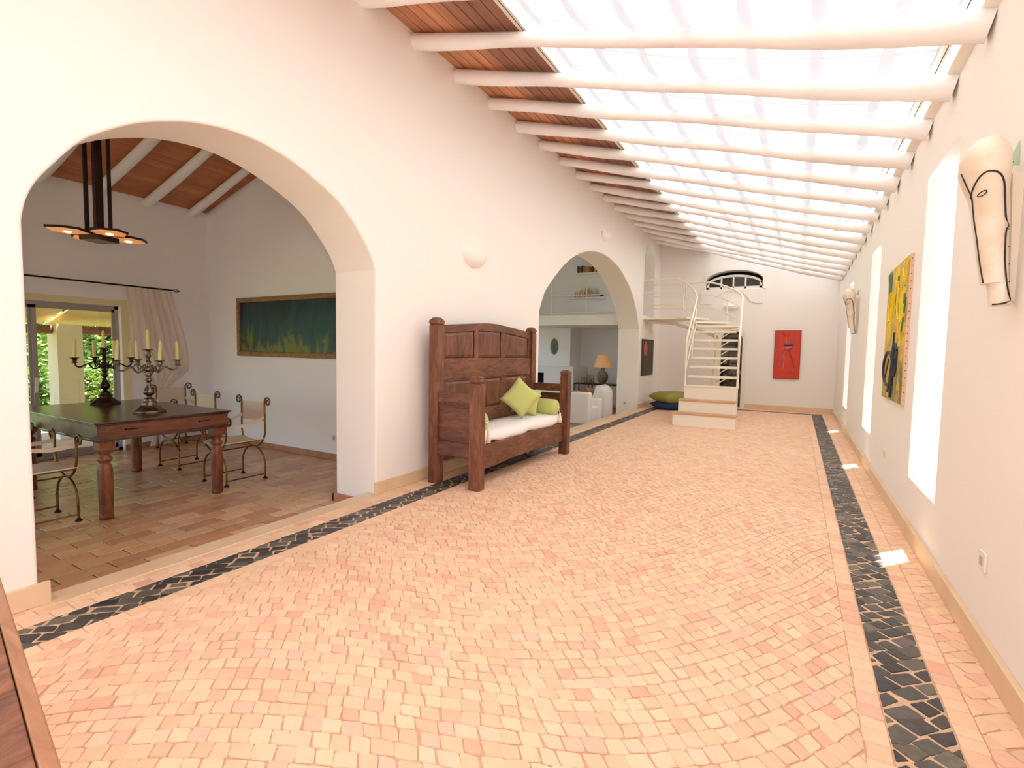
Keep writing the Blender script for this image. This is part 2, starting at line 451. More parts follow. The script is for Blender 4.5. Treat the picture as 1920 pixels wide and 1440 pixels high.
# right wall with slit windows: wide inside, narrow outside
WIN = [(4.33,5.27),(7.80,8.75),(11.32,12.3)]; XO = 1.15
wr = MB()
ys = [YF]; 
for a, b in WIN: ys += [a, b]
ys += [YE+.3]
WZ0, WZ1 = .46, 2.90
for i in range(len(ys)-1):
    y0, y1 = ys[i], ys[i+1]
    if i % 2 == 0:
        wr.add([(XR,y0,-.5),(XR,y1,-.5),(XR,y1,3.43),(XR,y0,3.43)], [(0,3,2,1)])
        oa = y0 if i == 0 else WIN[i//2-1][1]-.10; ob = y1 if i == len(ys)-2 else WIN[i//2][1]-.34
        wr.add([(XO,oa,-.5),(XO,ob,-.5),(XO,ob,3.3),(XO,oa,3.3)], [(0,1,2,3)])
    else:
        for z0, z1 in ((-.5,WZ0),(WZ1,3.43)):
            wr.add([(XR,y0,z0),(XR,y1,z0),(XR,y1,z1),(XR,y0,z1)], [(0,3,2,1)])
        oa, ob = y1-.34, y1-.10
        for z0, z1 in ((-.5,WZ0),(WZ1,3.3)):
            wr.add([(XO,oa,z0),(XO,ob,z0),(XO,ob,z1),(XO,oa,z1)], [(0,1,2,3)])
        I = [(XR,y0,WZ0),(XR,y1,WZ0),(XR,y1,WZ1),(XR,y0,WZ1)]; O = [(XO,oa,WZ0),(XO,ob,WZ0),(XO,ob,WZ1),(XO,oa,WZ1)]
        for k in range(4): wr.add([I[k],I[(k+1)%4],O[(k+1)%4],O[k]], [(0,1,2,3)])
wr.add([(XR,YF,3.43),(XR,YE+.3,3.43),(XO,YE+.3,3.3),(XO,YF,3.3)], [(0,1,2,3)])
struct(wr.build('wall_right', M['plaster'], merge=True))
for k, (a, b) in enumerate(WIN):
    g = MB(); g.box(XO-.03, XO-.024, b-.34, b-.10, WZ0, WZ1); w = g.build('window_%d' % (k+1), M['glass']); struct(w)
# end wall
DR = (-1.98, -1.21, 1.86, .385)
dc = (DR[0]+DR[1])/2
def dtop(u): return DR[2]+DR[3]*math.sqrt(max(0,1-((u-dc)/((DR[1]-DR[0])/2))**2))
LU = (-2.34, -.90)
def ltop(u):
    t = (u-(LU[0]+LU[1])/2)/((LU[1]-LU[0])/2); return 3.46+.05*0+.30*math.sqrt(max(0,1-t*t*.93))+.02
we = MB()
us = sorted(set([-3.62, XR+.3]+[round(DR[0]+(DR[1]-DR[0])*k/16,5) for k in range(17)]+[round(LU[0]+(LU[1]-LU[0])*k/20,5) for k in range(21)]))
span_wall(we, 'y', YE, YE+.35, us, lambda u: zc(u)+.25, -.5, [(DR[0],DR[1],-.0,dtop),(LU[0],LU[1],3.27,ltop)])
struct(we.build('wall_back', M['plaster']))
wf = MB(); wf.box(XL-.6, XR+.3, YF-.3, YF, -.5, 5.0); struct(wf.build('wall_front', M['plaster']))
# overdoor plaster panels on the end wall
pn = MB(); cx0 = -1.62
def arcseg(c, r, a0, a1, n): return [(c[0]+r*math.cos(a0+(a1-a0)*k/n), c[1]+r*math.sin(a0+(a1-a0)*k/n)) for k in range(n+1)]
poly = [(-2.46,3.25),(-2.46,2.86),(-2.16,2.86)]+arcseg((-1.66,2.70),.52,2.75,.42,16)+[(-1.05,2.86),(-.87,2.86),(-.87,3.25)]
pn.prism(poly[::-1], 'y', YE-.03, YE+.01); struct(pn.build('trim_3', M['plaster'], bevel=.006))
fr = MB()   # raised surround of the lunette
po = []; pi_ = []
for k in range(25):
    u = LU[0]-.07+(LU[1]-LU[0]+.14)*k/24; t = (u-(LU[0]+LU[1])/2)/((LU[1]-LU[0]+.14)/2); po.append((u, 3.56+.34*math.sqrt(max(0,1-t*t*.93))))
for k in range(25):
    u = LU[0]+(LU[1]-LU[0])*k/24; pi_.append((u, ltop(u)))
for k in range(24):
    a,b,c,d = pi_[k],pi_[k+1],po[k+1],po[k]
    fr.hexa([(a[0],YE-.03,a[1]),(b[0],YE-.03,b[1]),(b[0],YE,b[1]),(a[0],YE,a[1])],[(d[0],YE-.03,d[1]),(c[0],YE-.03,c[1]),(c[0],YE,c[1]),(d[0],YE,d[1])])
fr.box(LU[0]-.07, LU[0], YE-.03, YE, 3.25, 3.43); fr.box(LU[1], LU[1]+.07, YE-.03, YE, 3.25, 3.43)
struct(fr.build('trim_4', M['plaster'], merge=True))
# lunette sash (fixed), tilted pane frame
ww = MB(); 
L0, L1, zb = LU[0]+.02, LU[1]-.02, 3.27
def lt2(u):
    t = (u-(L0+L1)/2)/((L1-L0)/2); return 3.40+.27*math.sqrt(max(0,1-t*t*.95))
N = 24
for k in range(N):
    u0 = L0+(L1-L0)*k/N; u1 = L0+(L1-L0)*(k+1)/N
    ww.hexa([(u0,YE+.10,lt2(u0)-.06),(u1,YE+.10,lt2(u1)-.06),(u1,YE+.15,lt2(u1)-.06),(u0,YE+.15,lt2(u0)-.06)],[(u0,YE+.10,lt2(u0)),(u1,YE+.10,lt2(u1)),(u1,YE+.15,lt2(u1)),(u0,YE+.15,lt2(u0))])
ww.box(L0, L1, YE+.10, YE+.15, zb, zb+.07); ww.box(L0, L0+.06, YE+.10, YE+.15, zb, lt2(L0)); ww.box(L1-.06, L1, YE+.10, YE+.15, zb, lt2(L1))
for f in (.27,.49,.71):
    u = L0+(L1-L0)*f; ww.box(u-.02, u+.02, YE+.10, YE+.15, zb, lt2(u)-.04)
w4 = ww.build('window_4', M['trim']); struct(w4)
gp = MB(); gp.prism([(L0+.02,zb)]+[(L0+.02+(L1-L0-.04)*k/16, lt2(L0+.02+(L1-L0-.04)*k/16)-.02) for k in range(17)]+[(L1-.02,zb)], 'y', YE+.12, YE+.125)
gp.build('window_pane', M['glass'], w4)
# arched door frame, leaf opened inwards, dark room behind
df = MB()
ring_o = [(DR[0]-.0, 0)]+[(DR[0]+(DR[1]-DR[0])*(1-math.cos(PI*k/18))/2, 0) for k in range(0)]
def darc(off, n=18): return [(dc+((DR[1]-DR[0])/2-off)*math.cos(PI*(1-k/n)), DR[2]+(DR[3]-off)*math.sin(PI*(1-k/n))) for k in range(n+1)]
O_, I_ = darc(0), darc(.11)
O_ = [(DR[0],0)]+O_+[(DR[1],0)]; I_ = [(DR[0]+.11,0)]+I_+[(DR[1]-.11,0)]
for k in range(len(O_)-1):
    a,b,c,d = O_[k],O_[k+1],I_[k+1],I_[k]
    v = [(p[0],yy,p[1]) for yy in (YE+.005,YE+.10) for p in (a,b,c,d)]
    df.add(v, [(0,1,2,3),(7,6,5,4),(0,4,5,1),(1,5,6,2),(2,6,7,3),(3,7,4,0)])
d1 = struct(df.build('door_1', M['trim'], merge=True))
gd = MB(); gd.prism(I_, 'y', YE+.05, YE+.056); gd.build('door_pane', M['glass'], d1)
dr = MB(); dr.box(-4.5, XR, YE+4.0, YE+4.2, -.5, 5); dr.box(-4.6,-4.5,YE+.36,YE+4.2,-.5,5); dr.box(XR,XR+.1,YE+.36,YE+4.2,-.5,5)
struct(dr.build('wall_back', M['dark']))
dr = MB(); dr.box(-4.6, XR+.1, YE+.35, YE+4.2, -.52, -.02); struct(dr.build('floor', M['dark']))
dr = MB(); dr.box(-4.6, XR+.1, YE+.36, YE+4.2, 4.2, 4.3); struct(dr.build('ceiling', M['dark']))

# baseboards
def baseboard(name, boxes, mat=None):
    m = MB()
    for b in boxes: m.box(*b)
    return struct(m.build(name, mat or M['base_stone'], bevel=.005))
BH = .125
baseboard('baseboard_left', [(XL,XL+.025,YF,A1[0]+.045,0,BH),(XL-.0,XL+.025,A1[1]-.03,A2[0]+.03,0,BH),(XL,XL+.025,A2[1]-.03,YE,0,BH)])
baseboard('baseboard_right', [(XR-.03,XR,YF,YE,0,BH)])
baseboard('baseboard_back', [(XL+.025,DR[0],YE-.025,YE,0,BH),(DR[1],XR-.03,YE-.025,YE,0,BH)])
TM = simple('terracotta_skirting', (190,140,104), .4, var=(168,112,80), vscale=8)
baseboard('baseboard_dining', [(XLB-.03,XLB,A1[1]-.03,4.97,FD,FD+.085),(XLB-.03,-3.7,A1[1]-.03,A1[1]-.0,FD,FD+.085),(-8.85,-4.2,4.94,4.97,FD,FD+.085),(-8.85,-8.82,3.68,4.97,FD,FD+.085)], TM)
baseboard('baseboard_living', [(XLB-.03,XLB,A2[1]-.03,15.6,FL,FL+.085),(XLB-.03,-3.7,A2[1]-.03,A2[1],FL,FL+.085),(-9.4,-4.2,15.57,15.6,FL,FL+.085)], M['base_stone'])

# ------------------------------------------------------------------ hall roof
cb = MB(); nb = 9; bw = (2.30-3.6)/-nb
for k in range(nb):
    x0 = -3.6+k*bw; x1 = x0+bw-.010
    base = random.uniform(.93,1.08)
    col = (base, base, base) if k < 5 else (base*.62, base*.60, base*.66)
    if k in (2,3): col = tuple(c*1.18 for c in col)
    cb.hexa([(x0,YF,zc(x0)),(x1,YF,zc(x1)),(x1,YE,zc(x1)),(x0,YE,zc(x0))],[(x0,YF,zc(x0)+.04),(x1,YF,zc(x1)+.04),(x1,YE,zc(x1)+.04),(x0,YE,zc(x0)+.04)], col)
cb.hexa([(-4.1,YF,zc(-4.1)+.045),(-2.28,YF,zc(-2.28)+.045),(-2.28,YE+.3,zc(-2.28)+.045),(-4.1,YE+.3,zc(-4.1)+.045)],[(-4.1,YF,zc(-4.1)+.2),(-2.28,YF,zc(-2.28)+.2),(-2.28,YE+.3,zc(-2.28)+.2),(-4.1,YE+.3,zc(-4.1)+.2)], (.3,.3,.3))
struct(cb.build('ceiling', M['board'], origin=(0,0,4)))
ct = MB()   # painted frame of the skylight
ct.hexa([(-2.3,YF,zc(-2.3)-.02),(-2.22,YF,zc(-2.22)-.02),(-2.22,YE,zc(-2.22)-.02),(-2.3,YE,zc(-2.3)-.02)],[(-2.3,YF,zc(-2.3)+.12),(-2.22,YF,zc(-2.22)+.12),(-2.22,YE,zc(-2.22)+.12),(-2.3,YE,zc(-2.3)+.12)])
ct.hexa([(.70,YF,zc(.70)+.01),(.762,YF,zc(.762)+.01),(.762,YE,zc(.762)+.01),(.70,YE,zc(.70)+.01)],[(.70,YF,zc(.70)+.05),(.762,YF,zc(.762)+.05),(.762,YE,zc(.762)+.05),(.70,YE,zc(.70)+.05)])
ct.hexa([(.79,YF,zc(.79)-.04),(XR,YF,zc(.855)-.04),(XR,YE,zc(.855)-.04),(.79,YE,zc(.79)-.04)],[(.79,YF,zc(.79)+.01),(XR,YF,zc(.855)+.01),(XR,YE,zc(.855)+.01),(.79,YE,zc(.79)+.01)])
ct.hexa([(-2.2,YE-.10,zc(-2.2)),(.8,YE-.10,zc(.8)),(.8,YE+.1,zc(.8)),(-2.2,YE+.1,zc(-2.2))],[(-2.2,YE-.10,zc(-2.2)+.25),(.8,YE-.10,zc(.8)+.25),(.8,YE+.1,zc(.8)+.25),(-2.2,YE+.1,zc(-2.2)+.25)])
struct(ct.build('trim_5', M['trim']))
BY = [4.19+.735*k for k in range(-8, 15)]
BY = [y for y in BY if YF+.1 < y < YE-.1]
ORD = ['first','second','third','fourth','fifth','sixth','seventh','eighth','ninth','tenth','eleventh','twelfth','thirteenth','fourteenth','fifteenth','sixteenth','seventeenth']
vis = [y for y in BY if y > 3.0]
rng = random.Random(5)
bends = {}
for i, y in enumerate(BY):
    pts = []; rad = []; n = 40
    ph = rng.uniform(0,6.28); ph2 = rng.uniform(0,6.28); dyr = -.42+rng.uniform(-.05,.05)
    sag = rng.uniform(.02,.05)
    for k in range(n+1):
        t = k/n; x = XL+.005+(XR-XL-.01)*t
        rr = .074-.012*math.sin(PI*min(1,t*1.25))+.012*t**1.6+.004*math.sin(7*t+ph)+.003*math.sin(17*t+ph2)
        z = zc(x)-rr-.008-sag*math.sin(PI*t)*.9+.006*math.sin(9*t+ph2)*math.sin(PI*t)
        pts.append((x, y+dyr*t*.0+ .012*math.sin(5*t+ph)*math.sin(PI*t)-.40*t*(1 if True else 0)*(.9), z)); rad.append(rr)
    m = MB(); m.tube(pts, rad, 14)
    o = m.build('roof_beam', M['beam'])
    if y in vis:
        nth = ORD[vis.index(y)] if vis.index(y) < 17 else 'last'
        lab = 'whitewashed round wooden roof beam, %s from the camera' % nth
        if y == vis[-1]: lab = 'whitewashed round wooden roof beam, the farthest, nearest the end wall'
    else: lab = 'whitewashed round wooden roof beam above and behind the camera'
    tag(o, lab, 'beam', 'round beams under the hall roof')
# fabric shades, one per bay
def beam_y(y, x): return y-.36*(x-XL)/(XR-XL)
ends = [YF]+BY+[YE-.1]
for i in range(len(ends)-1):
    ya, yb = ends[i], ends[i+1]
    if yb < 1.2: continue
    m = MB(); nx, ny = 46, 8; g = []
    for a in range(nx+1):
        t = a/nx; x = -2.22+(.70+2.22)*t
        for b in range(ny+1):
            s = b/ny
            y = beam_y(ya,x)+(beam_y(yb,x)-beam_y(ya,x))*s
            if i == len(ends)-2 and s == 1: y = YE-.1
            sag = .045*math.sin(PI*t)+(.05+.05*math.sin(PI*t))*math.sin(PI*s)**.8
            wv = .006*noise.noise(Vector((x*1.3, y*9, i)))+.008*noise.noise(Vector((x*.8, y*3, 4)))
            g.append((x, y, zc(x)-.022-sag*.85*(1-math.exp(-t*9))*(1-math.exp(-(1-t)*14))+wv))
    f = [(a*(ny+1)+b, (a+1)*(ny+1)+b, (a+1)*(ny+1)+b+1, a*(ny+1)+b+1) for a in range(nx) for b in range(ny)]
    m.add(g, f, True)
    o = m.build('skylight_shade', M['fabric_sky'])
    cy = [y for y in vis if y > ya-.01]
    k = vis.index(ya) if ya in vis else -1
    if k < 0: lab = 'cream fabric skylight shade above the camera, before the first visible beam'
    elif ya == vis[-1]: lab = 'cream fabric skylight shade between the farthest beam and the end wall'
    else: lab = 'cream fabric skylight shade between the %s and %s beams from the camera' % (ORD[k], ORD[k+1])
    tag(o, lab, 'shade', 'fabric shades under the glass roof')
    # ring where the cloth is hooked to the frame
for x in (-2.24, .73):
    m2 = MB(); m2.tube([(x,YF+.1,zc(x)-.035),(x,YE-.12,zc(x)-.035)], .003, 5)
    o = m2.build('shade_wire', M['iron'])
    tag(o, 'thin steel wire holding the shades along the %s' % ('wooden boards' if x < 0 else 'right wall'), 'wire')
# glass tiles on battens above
sk = MB()
xs = [-2.39+.409*k for k in range(9)]
for x in xs:
    if x < .78: sk.hexa([(x-.038,YF,zc(x)+.16),(x+.038,YF,zc(x)+.14),(x+.038,YE,zc(x)+.14),(x-.038,YE,zc(x)+.16)],[(x-.038,YF,zc(x)+.17),(x+.038,YF,zc(x)+.15),(x+.038,YE,zc(x)+.15),(x-.038,YE,zc(x)+.17)])
y = YF+.2
while y < YE-.1:
    sk.hexa([(-2.25,y,zc(-2.25)+.13),(.80,y,zc(.80)+.13),(.80,y+.022,zc(.80)+.13),(-2.25,y+.022,zc(-2.25)+.13)],[(-2.25,y,zc(-2.25)+.15),(.80,y,zc(.80)+.15),(.80,y+.022,zc(.80)+.15),(-2.25,y+.022,zc(-2.25)+.15)])
    y += .37
sk.hexa([(.787,YF,zc(.787)+.14),(.83,YF,zc(.83)+.14),(.83,YE,zc(.83)+.14),(.787,YE,zc(.787)+.14)],[(.787,YF,zc(.787)+.15),(.83,YF,zc(.83)+.15),(.83,YE,zc(.83)+.15),(.787,YE,zc(.787)+.15)])  # opaque strip added to stop sun leaking through the edge gap
w5 = struct(sk.build('window_5', M['trim']))
g = MB(); g.add([(-2.28,YF,zc(-2.28)+.18),(.84,YF,zc(.84)+.18),(.84,YE,zc(.84)+.18),(-2.28,YE,zc(-2.28)+.18)], [(0,1,2,3)])
g.build('window_pane', M['glass'], w5)

# ------------------------------------------------------------------ dining room shell
XD, YD = -8.85, 4.97
def zd(x): return 3.70+.28*(x-XD)
ww = MB(); ww.box(XD, XLB, YD, 5.4, -.5, 5.6); struct(ww.build('wall_dining_right', M['plaster_room']))
ww = MB(); ww.box(XD-.3, -8.3, -2.5, -2.2, -.5, 5.6); ww.box(-5.0, XLB, -2.5, -2.2, -.5, 5.6); ww.box(-8.3, -5.0, -2.5, -2.2, 2.3, 5.6); ww.box(-8.3, -5.0, -2.5, -2.2, -.5, FD)
struct(ww.build('wall_dining_left', M['plaster_room']))
ww = MB(); ww.box(-8.3, -5.0, -2.38, -2.34, 2.24, 2.3); ww.box(-8.3,-8.24,-2.38,-2.34,FD,2.24); ww.box(-5.06,-5.0,-2.38,-2.34,FD,2.24); ww.box(-6.68,-6.62,-2.38,-2.34,FD,2.24)  # unseen glazed doorway, added to bring daylight into the dining room
w6 = struct(ww.build('added_door_3', M['alu'])); ww = MB(); ww.box(-8.24,-5.06,-2.365,-2.36,FD,2.24); ww.build('door_pane', M['glass'], w6)
DY0, DY1, DZ = -1.6, 3.68, 2.02  # glass door lengthened out of view to admit more daylight
ww = MB(); ww.box(XD-.3, XD, -2.5, DY0, -.5, 3.9); ww.box(XD-.3, XD, DY1, 5.4, -.5, 3.9); ww.box(XD-.3, XD, DY0, DY1, DZ, 3.9)
struct(ww.build('wall_dining_back', M['plaster_room']))
ww = MB()
x = XD; k = 0
while x < XLB:
    x1 = x+.148; b = random.uniform(.88,1.1)
    ww.hexa([(x,-2.2,zd(x)),(x1-.004,-2.2,zd(x1)),(x1-.004,YD,zd(x1)),(x,YD,zd(x))],[(x,-2.2,zd(x)+.03),(x1-.004,-2.2,zd(x1)+.03),(x1-.004,YD,zd(x1)+.03),(x,YD,zd(x)+.03)], (b,b,b))
    x = x1
ww.hexa([(XD-.5,-2.5,zd(XD-.5)+.04),(XLB,-2.5,zd(XLB)+.04),(XLB,5.4,zd(XLB)+.04),(XD-.5,5.4,zd(XD-.5)+.04)],[(XD-.5,-2.5,zd(XD-.5)+.2),(XLB,-2.5,zd(XLB)+.2),(XLB,5.4,zd(XLB)+.2),(XD-.5,5.4,zd(XD-.5)+.2)], (.3,.3,.3))
struct(ww.build('ceiling', M['board_x'], origin=(-6,2,4)))
DB = [4.70, 4.05, 3.42, 2.78, 2.14, 1.5, .86, .2, -.5]
for i, y in enumerate(DB):
    pts = []; rad = []
    ph = rng.uniform(0,6)
    for k in range(25):
        t = k/24; x = XD+.01+(XLB-XD-.02)*t; rr = .062+.008*math.sin(6*t+ph)
        pts.append((x, y+.02*math.sin(5*t+ph), zd(x)-rr-.004)); rad.append(rr)
    m = MB(); m.tube(pts, rad, 12); o = m.build('dining_beam', M['beam'])
    labs = ['nearest the framed painting wall','second from the framed painting wall','third from the painting wall, beside the hanging lamp','just behind the hanging lamp pole']
    tag(o, 'white round beam on the dining room ceiling, '+(labs[i] if i < 4 else '%s from the painting wall' % ORD[i]), 'beam', 'round beams in the dining room')

# living room shell
ww = MB(); ww.box(-9.6, XLB, 15.6, 15.8, -.5, 5.6); struct(ww.build('wall_living_back', M['plaster_room']))
ww = MB(); ww.box(-9.6, -9.4, 5.0, 6.2, -.5, 5.6); ww.box(-9.6, -9.4, 13.0, 15.8, -.5, 5.6); ww.box(-9.6, -9.4, 6.2, 13.0, 2.9, 5.6); struct(ww.build('wall_living_left', M['plaster_room']))
ww = MB(); ww.box(-9.52,-9.46,6.2,13.0,2.84,2.9)  # unseen glazed front, added so daylight reaches the living room
for y in (6.2,8.44,10.7,12.94): ww.box(-9.52,-9.46,y,y+.06,FL,2.9)
w7 = struct(ww.build('added_door_4', M['alu'])); ww = MB(); ww.box(-9.495,-9.49,6.2,13.0,FL,2.85); ww.build('door_pane', M['glass'], w7)
ww = MB(); ww.hexa([(-9.6,5.4,4.4),(XLB,5.4,5.3),(XLB,15.8,5.3),(-9.6,15.8,4.4)],[(-9.6,5.4,4.5),(XLB,5.4,5.4),(XLB,15.8,5.4),(-9.6,15.8,4.5)]); struct(ww.build('ceiling', M['plaster_room']))
ww = MB(); ww.box(-9.4, XLB, 13.2, 15.6, 2.215, 2.50); struct(ww.build('trim_6', M['plaster_room'], bevel=.006))   # gallery slab
ww = MB(); ww.box(-9.4, -6.25, 14.72, 15.6, FL, 2.215); struct(ww.build('wall_chimney_breast', M['plaster_room'], bevel=.01))
ww = MB(); FBX = -6.98
ww.box(-9.4, -8.0, 14.35, 14.72, FL, .985); ww.box(FBX+.02-.02, -5.98, 14.35, 14.72, FL, .985); ww.box(-5.98-.27, -5.98, 14.72, 15.6, FL, .985)
ww.box(-8.0, FBX, 14.35, 14.72, .79, .985); ww.box(-8.0, FBX, 14.35, 14.72, FL, .45)
ww.box(-9.4,-5.96,14.33,14.74,.975,1.0)
fp = tag(ww.build('fireplace', M['plaster_room']), 'white plastered fireplace with a black opening and low mantel', 'fireplace')
ww = MB(); ww.box(-8.0, FBX, 14.705, 14.715, .45, .79); ww.box(-8.0,FBX,14.36,14.715,.45,.455); ww.box(FBX-.006,FBX,14.36,14.715,.455,.79); ww.build('firebox', M['soot'], fp)
# gallery railing
gr = thing('gallery_railing', 'cream metal railing along the edge of the upper gallery beyond the second arch', 'railing', (-6.5,13.25,2.5))
for z in (3.56,3.05,2.56):
    m = MB(); m.tube([(-9.3,13.25,z),(XLB-.0,13.25,z)], .016, 8); m.build('rail', M['steel_paint'], gr)
for x in (-4.2,-5.18,-6.256,-7.33,-8.4):
    m = MB(); m.tube([(x,13.25,2.5),(x,13.25,3.56)], .016, 8); m.build('post', M['steel_paint'], gr)

# ------------------------------------------------------------------ settle bench
B = thing('settle_bench', 'high-backed carved dark wood settle bench against the left wall', 'bench', (-3.1,5.43,0))
def post(m, x0, x1, y0, y1, h):
    m.box(x0, x1, y0, y1, 0, h-.085)
    m.box(x0+.006, x1-.006, y0+.006, y1-.006, h-.085, h-.07)
    a, b = .012, .028
    m.hexa([(x0-.002,y0-.002,h-.07),(x1+.002,y0-.002,h-.07),(x1+.002,y1+.002,h-.07),(x0-.002,y1+.002,h-.07)],
           [(x0-.002,y0-.002,h-.03),(x1+.002,y0-.002,h-.03),(x1+.002,y1+.002,h-.03),(x0-.002,y1+.002,h-.03)])
    m.hexa([(x0,y0,h-.03),(x1,y0,h-.03),(x1,y1,h-.03),(x0,y1,h-.03)],[(x0+b,y0+b,h),(x1-b,y0+b,h),(x1-b,y1-b,h),(x0+b,y1-b,h)])
YA, YB = 4.245, 6.62
for (x0, x1, ya, yb, h) in ((-3.455,-3.335,YA+.02,YA+.14,1.80),(-3.455,-3.335,YB-.15,YB-.03,1.80),(-2.91,-2.785,YA,YA+.12,1.195),(-2.91,-2.785,YB-.11,YB+.01,1.20)):
    m = MB(); post(m, x0, x1, ya, yb, h); m.build('post', M['darkwood_z'], B, bevel=.007)
ya, yb = YA+.14, YB-.15
def btop(y):
    if y < 5.30: return 1.725+.07*(y-ya)/(5.30-ya)
    if y < 5.56: return 1.795
    return 1.795-.07*(y-5.56)/(yb-5.56)
m = MB()
XF = -3.375           # front of back frame
nseg = 24
for k in range(nseg):      # curved top rail
    y0 = ya+(yb-ya)*k/nseg; y1 = ya+(yb-ya)*(k+1)/nseg
    m.hexa([(XF-.05,y0,btop(y0)-.075),(XF,y0,btop(y0)-.075),(XF,y1,btop(y1)-.075),(XF-.05,y1,btop(y1)-.075)],[(XF-.05,y0,btop(y0)),(XF,y0,btop(y0)),(XF,y1,btop(y1)),(XF-.05,y1,btop(y1))])
m.build('top_rail', M['darkwood'], B, merge=True)
for nm, z0, z1, t in (('middle_rail',1.125,1.345,.012),('lower_rail',.50,.73,.01)):
    m = MB(); m.box(XF-.05, XF+t, ya, yb, z0, z1); m.build(nm, M['darkwood'], B, bevel=.008)
m = MB(); m.box(XF-.045, XF-.03, ya, yb, .5, 1.70); m.build('back_board', M['darkwood_z'], B)
st = [(ya,ya+.045),(5.045,5.11),(5.665,5.74),(yb-.05,yb)]
for y0, y1 in st:
    m = MB(); m.box(XF-.04, XF-.001, y0, y1, .70, btop((y0+y1)/2)-.07); m.build('stile', M['darkwood_z'], B, bevel=.005)
def raised(m, y0, y1, z0, z1a, z1b, xb, d=.022, b=.045):
    # raised and fielded panel facing +x
    P0 = [(xb,y0,z0),(xb,y1,z0),(xb,y1,z1b),(xb,y0,z1a)]
    P1 = [(xb+d*.5,y0+.02,z0+.02),(xb+d*.5,y1-.02,z0+.02),(xb+d*.5,y1-.02,z1b-.02),(xb+d*.5,y0+.02,z1a-.02)]
    P2 = [(xb+d,y0+b,z0+b),(xb+d,y1-b,z0+b),(xb+d,y1-b,z1b-b),(xb+d,y0+b,z1a-b)]
    v = P0+P1+P2
    f = [(8,9,10,11)]
    for o in (0,4):
        for i in range(4): f.append((o+i,o+(i+1)%4,o+4+(i+1)%4,o+4+i))
    m.add(v, f)
def mould(m, y0, y1, z0, z1a, z1b, x, r=.013):
    c = [(x,y0,z0),(x,y1,z0),(x,y1,z1b),(x,y0,z1a)]
    for i in range(4): m.tube([c[i], c[(i+1)%4]], r, 6)
for i in range(3):
    y0, y1 = st[i][1], st[i+1][0]
    m = MB(); raised(m, y0, y1, 1.35, btop(y0)-.075, btop(y1)-.075, XF-.03, .028, .05); pa = m.build('panel', M['darkwood_z'], B)
    m = MB(); mould(m, y0, y1, 1.35, btop(y0)-.08, btop(y1)-.08, XF-.012); m.build('moulding', M['darkwood'], pa)
    m = MB(); raised(m, y0, y1, .735, 1.12, 1.12, XF-.03, .034, .05); pa = m.build('panel', M['darkwood_z'], B)
    m = MB(); mould(m, y0, y1, .735, 1.115, 1.115, XF-.012); m.build('moulding', M['darkwood'], pa)
# seat rails
m = MB()
n = 20
for k in range(n):
    y0 = YA+.12+(YB-.11-YA-.12)*k/n; y1 = YA+.12+(YB-.11-YA-.12)*(k+1)/n
    w = lambda y: .012*math.sin(y*2.6)+.004*math.sin(y*9)
    m.hexa([(-2.89,y0,.205+w(y0)),(-2.835,y0,.205+w(y0)),(-2.835,y1,.205+w(y1)),(-2.89,y1,.205+w(y1))],[(-2.89,y0,.452+w(y0)*.4),(-2.835,y0,.452+w(y0)*.4),(-2.835,y1,.452+w(y1)*.4),(-2.89,y1,.452+w(y1)*.4)])
m.build('front_rail', M['darkwood'], B, merge=True)
m = MB(); m.box(-3.43,-3.36,ya,yb,.22,.46); m.build('rear_rail', M['darkwood'], B, bevel=.006)
m = MB(); m.box(-3.36,-2.86,YA+.05,YB-.06,.40,.43); m.build('seat_board', M['darkwood'], B)
m = MB(); m.box(-3.36,-2.86,5.45,5.51,.19,.25); m.build('brace', M['darkwood_x'], B)
# sides
for (ys0, ys1) in ((YA+.035,YA+.085),(YB-.075,YB-.025)):
    m = MB(); m.box(-3.36,-2.89,ys0-.005,ys1+.005,.895,1.0); m.build('arm_rail', M['darkwood_x'], B, bevel=.008)
    m = MB(); m.box(-3.36,-2.89,ys0+.015,ys1-.015,.44,.865); sp_ = m.build('side_panel', M['darkwood_x'], B, bevel=.01)
    m = MB(); m.box(-3.36,-2.89,ys0-.008,ys1,.32,.46); m.build('side_rail', M['darkwood_x'], B, bevel=.008)
    m = MB(); m.tube([(-3.35,ys0,.465),(-2.9,ys0,.465)], .014, 6); m.build('moulding', M['darkwood_x'], sp_)
    m = MB(); m.tube([(-3.35,ys0+.008,.86),(-2.9,ys0+.008,.86)], .010, 6); m.build('moulding', M['darkwood_x'], sp_)
# mattress with cloth drape
m = MB()
def drape(y): return .43+.018*math.sin(y*7)+.012*math.sin(y*15+1)
n = 60; prof = []
R = []
for k in range(n+1):
    y = YA+.13+(YB-.12-YA-.13)*k/n
    zt = .565+.01*noise.noise(Vector((y*3,0,0)))+.02*(k/n)
    R.append([(-3.34,y,.45),(-3.345,y,zt),(-3.2,y,zt+.006),(-3.05,y,zt+.004),(-2.93,y,zt-.002),(-2.875,y,zt-.03),(-2.86,y,zt-.08),(-2.868+.006*math.sin(y*12),y,drape(y)+.02),(-2.885,y,drape(y)+.005)])
m.rings(R, True, True, True)
tag(m.build('seat_mattress', M['white_cloth']), 'white cloth-covered mattress pad on the seat of the settle bench', 'mattress')
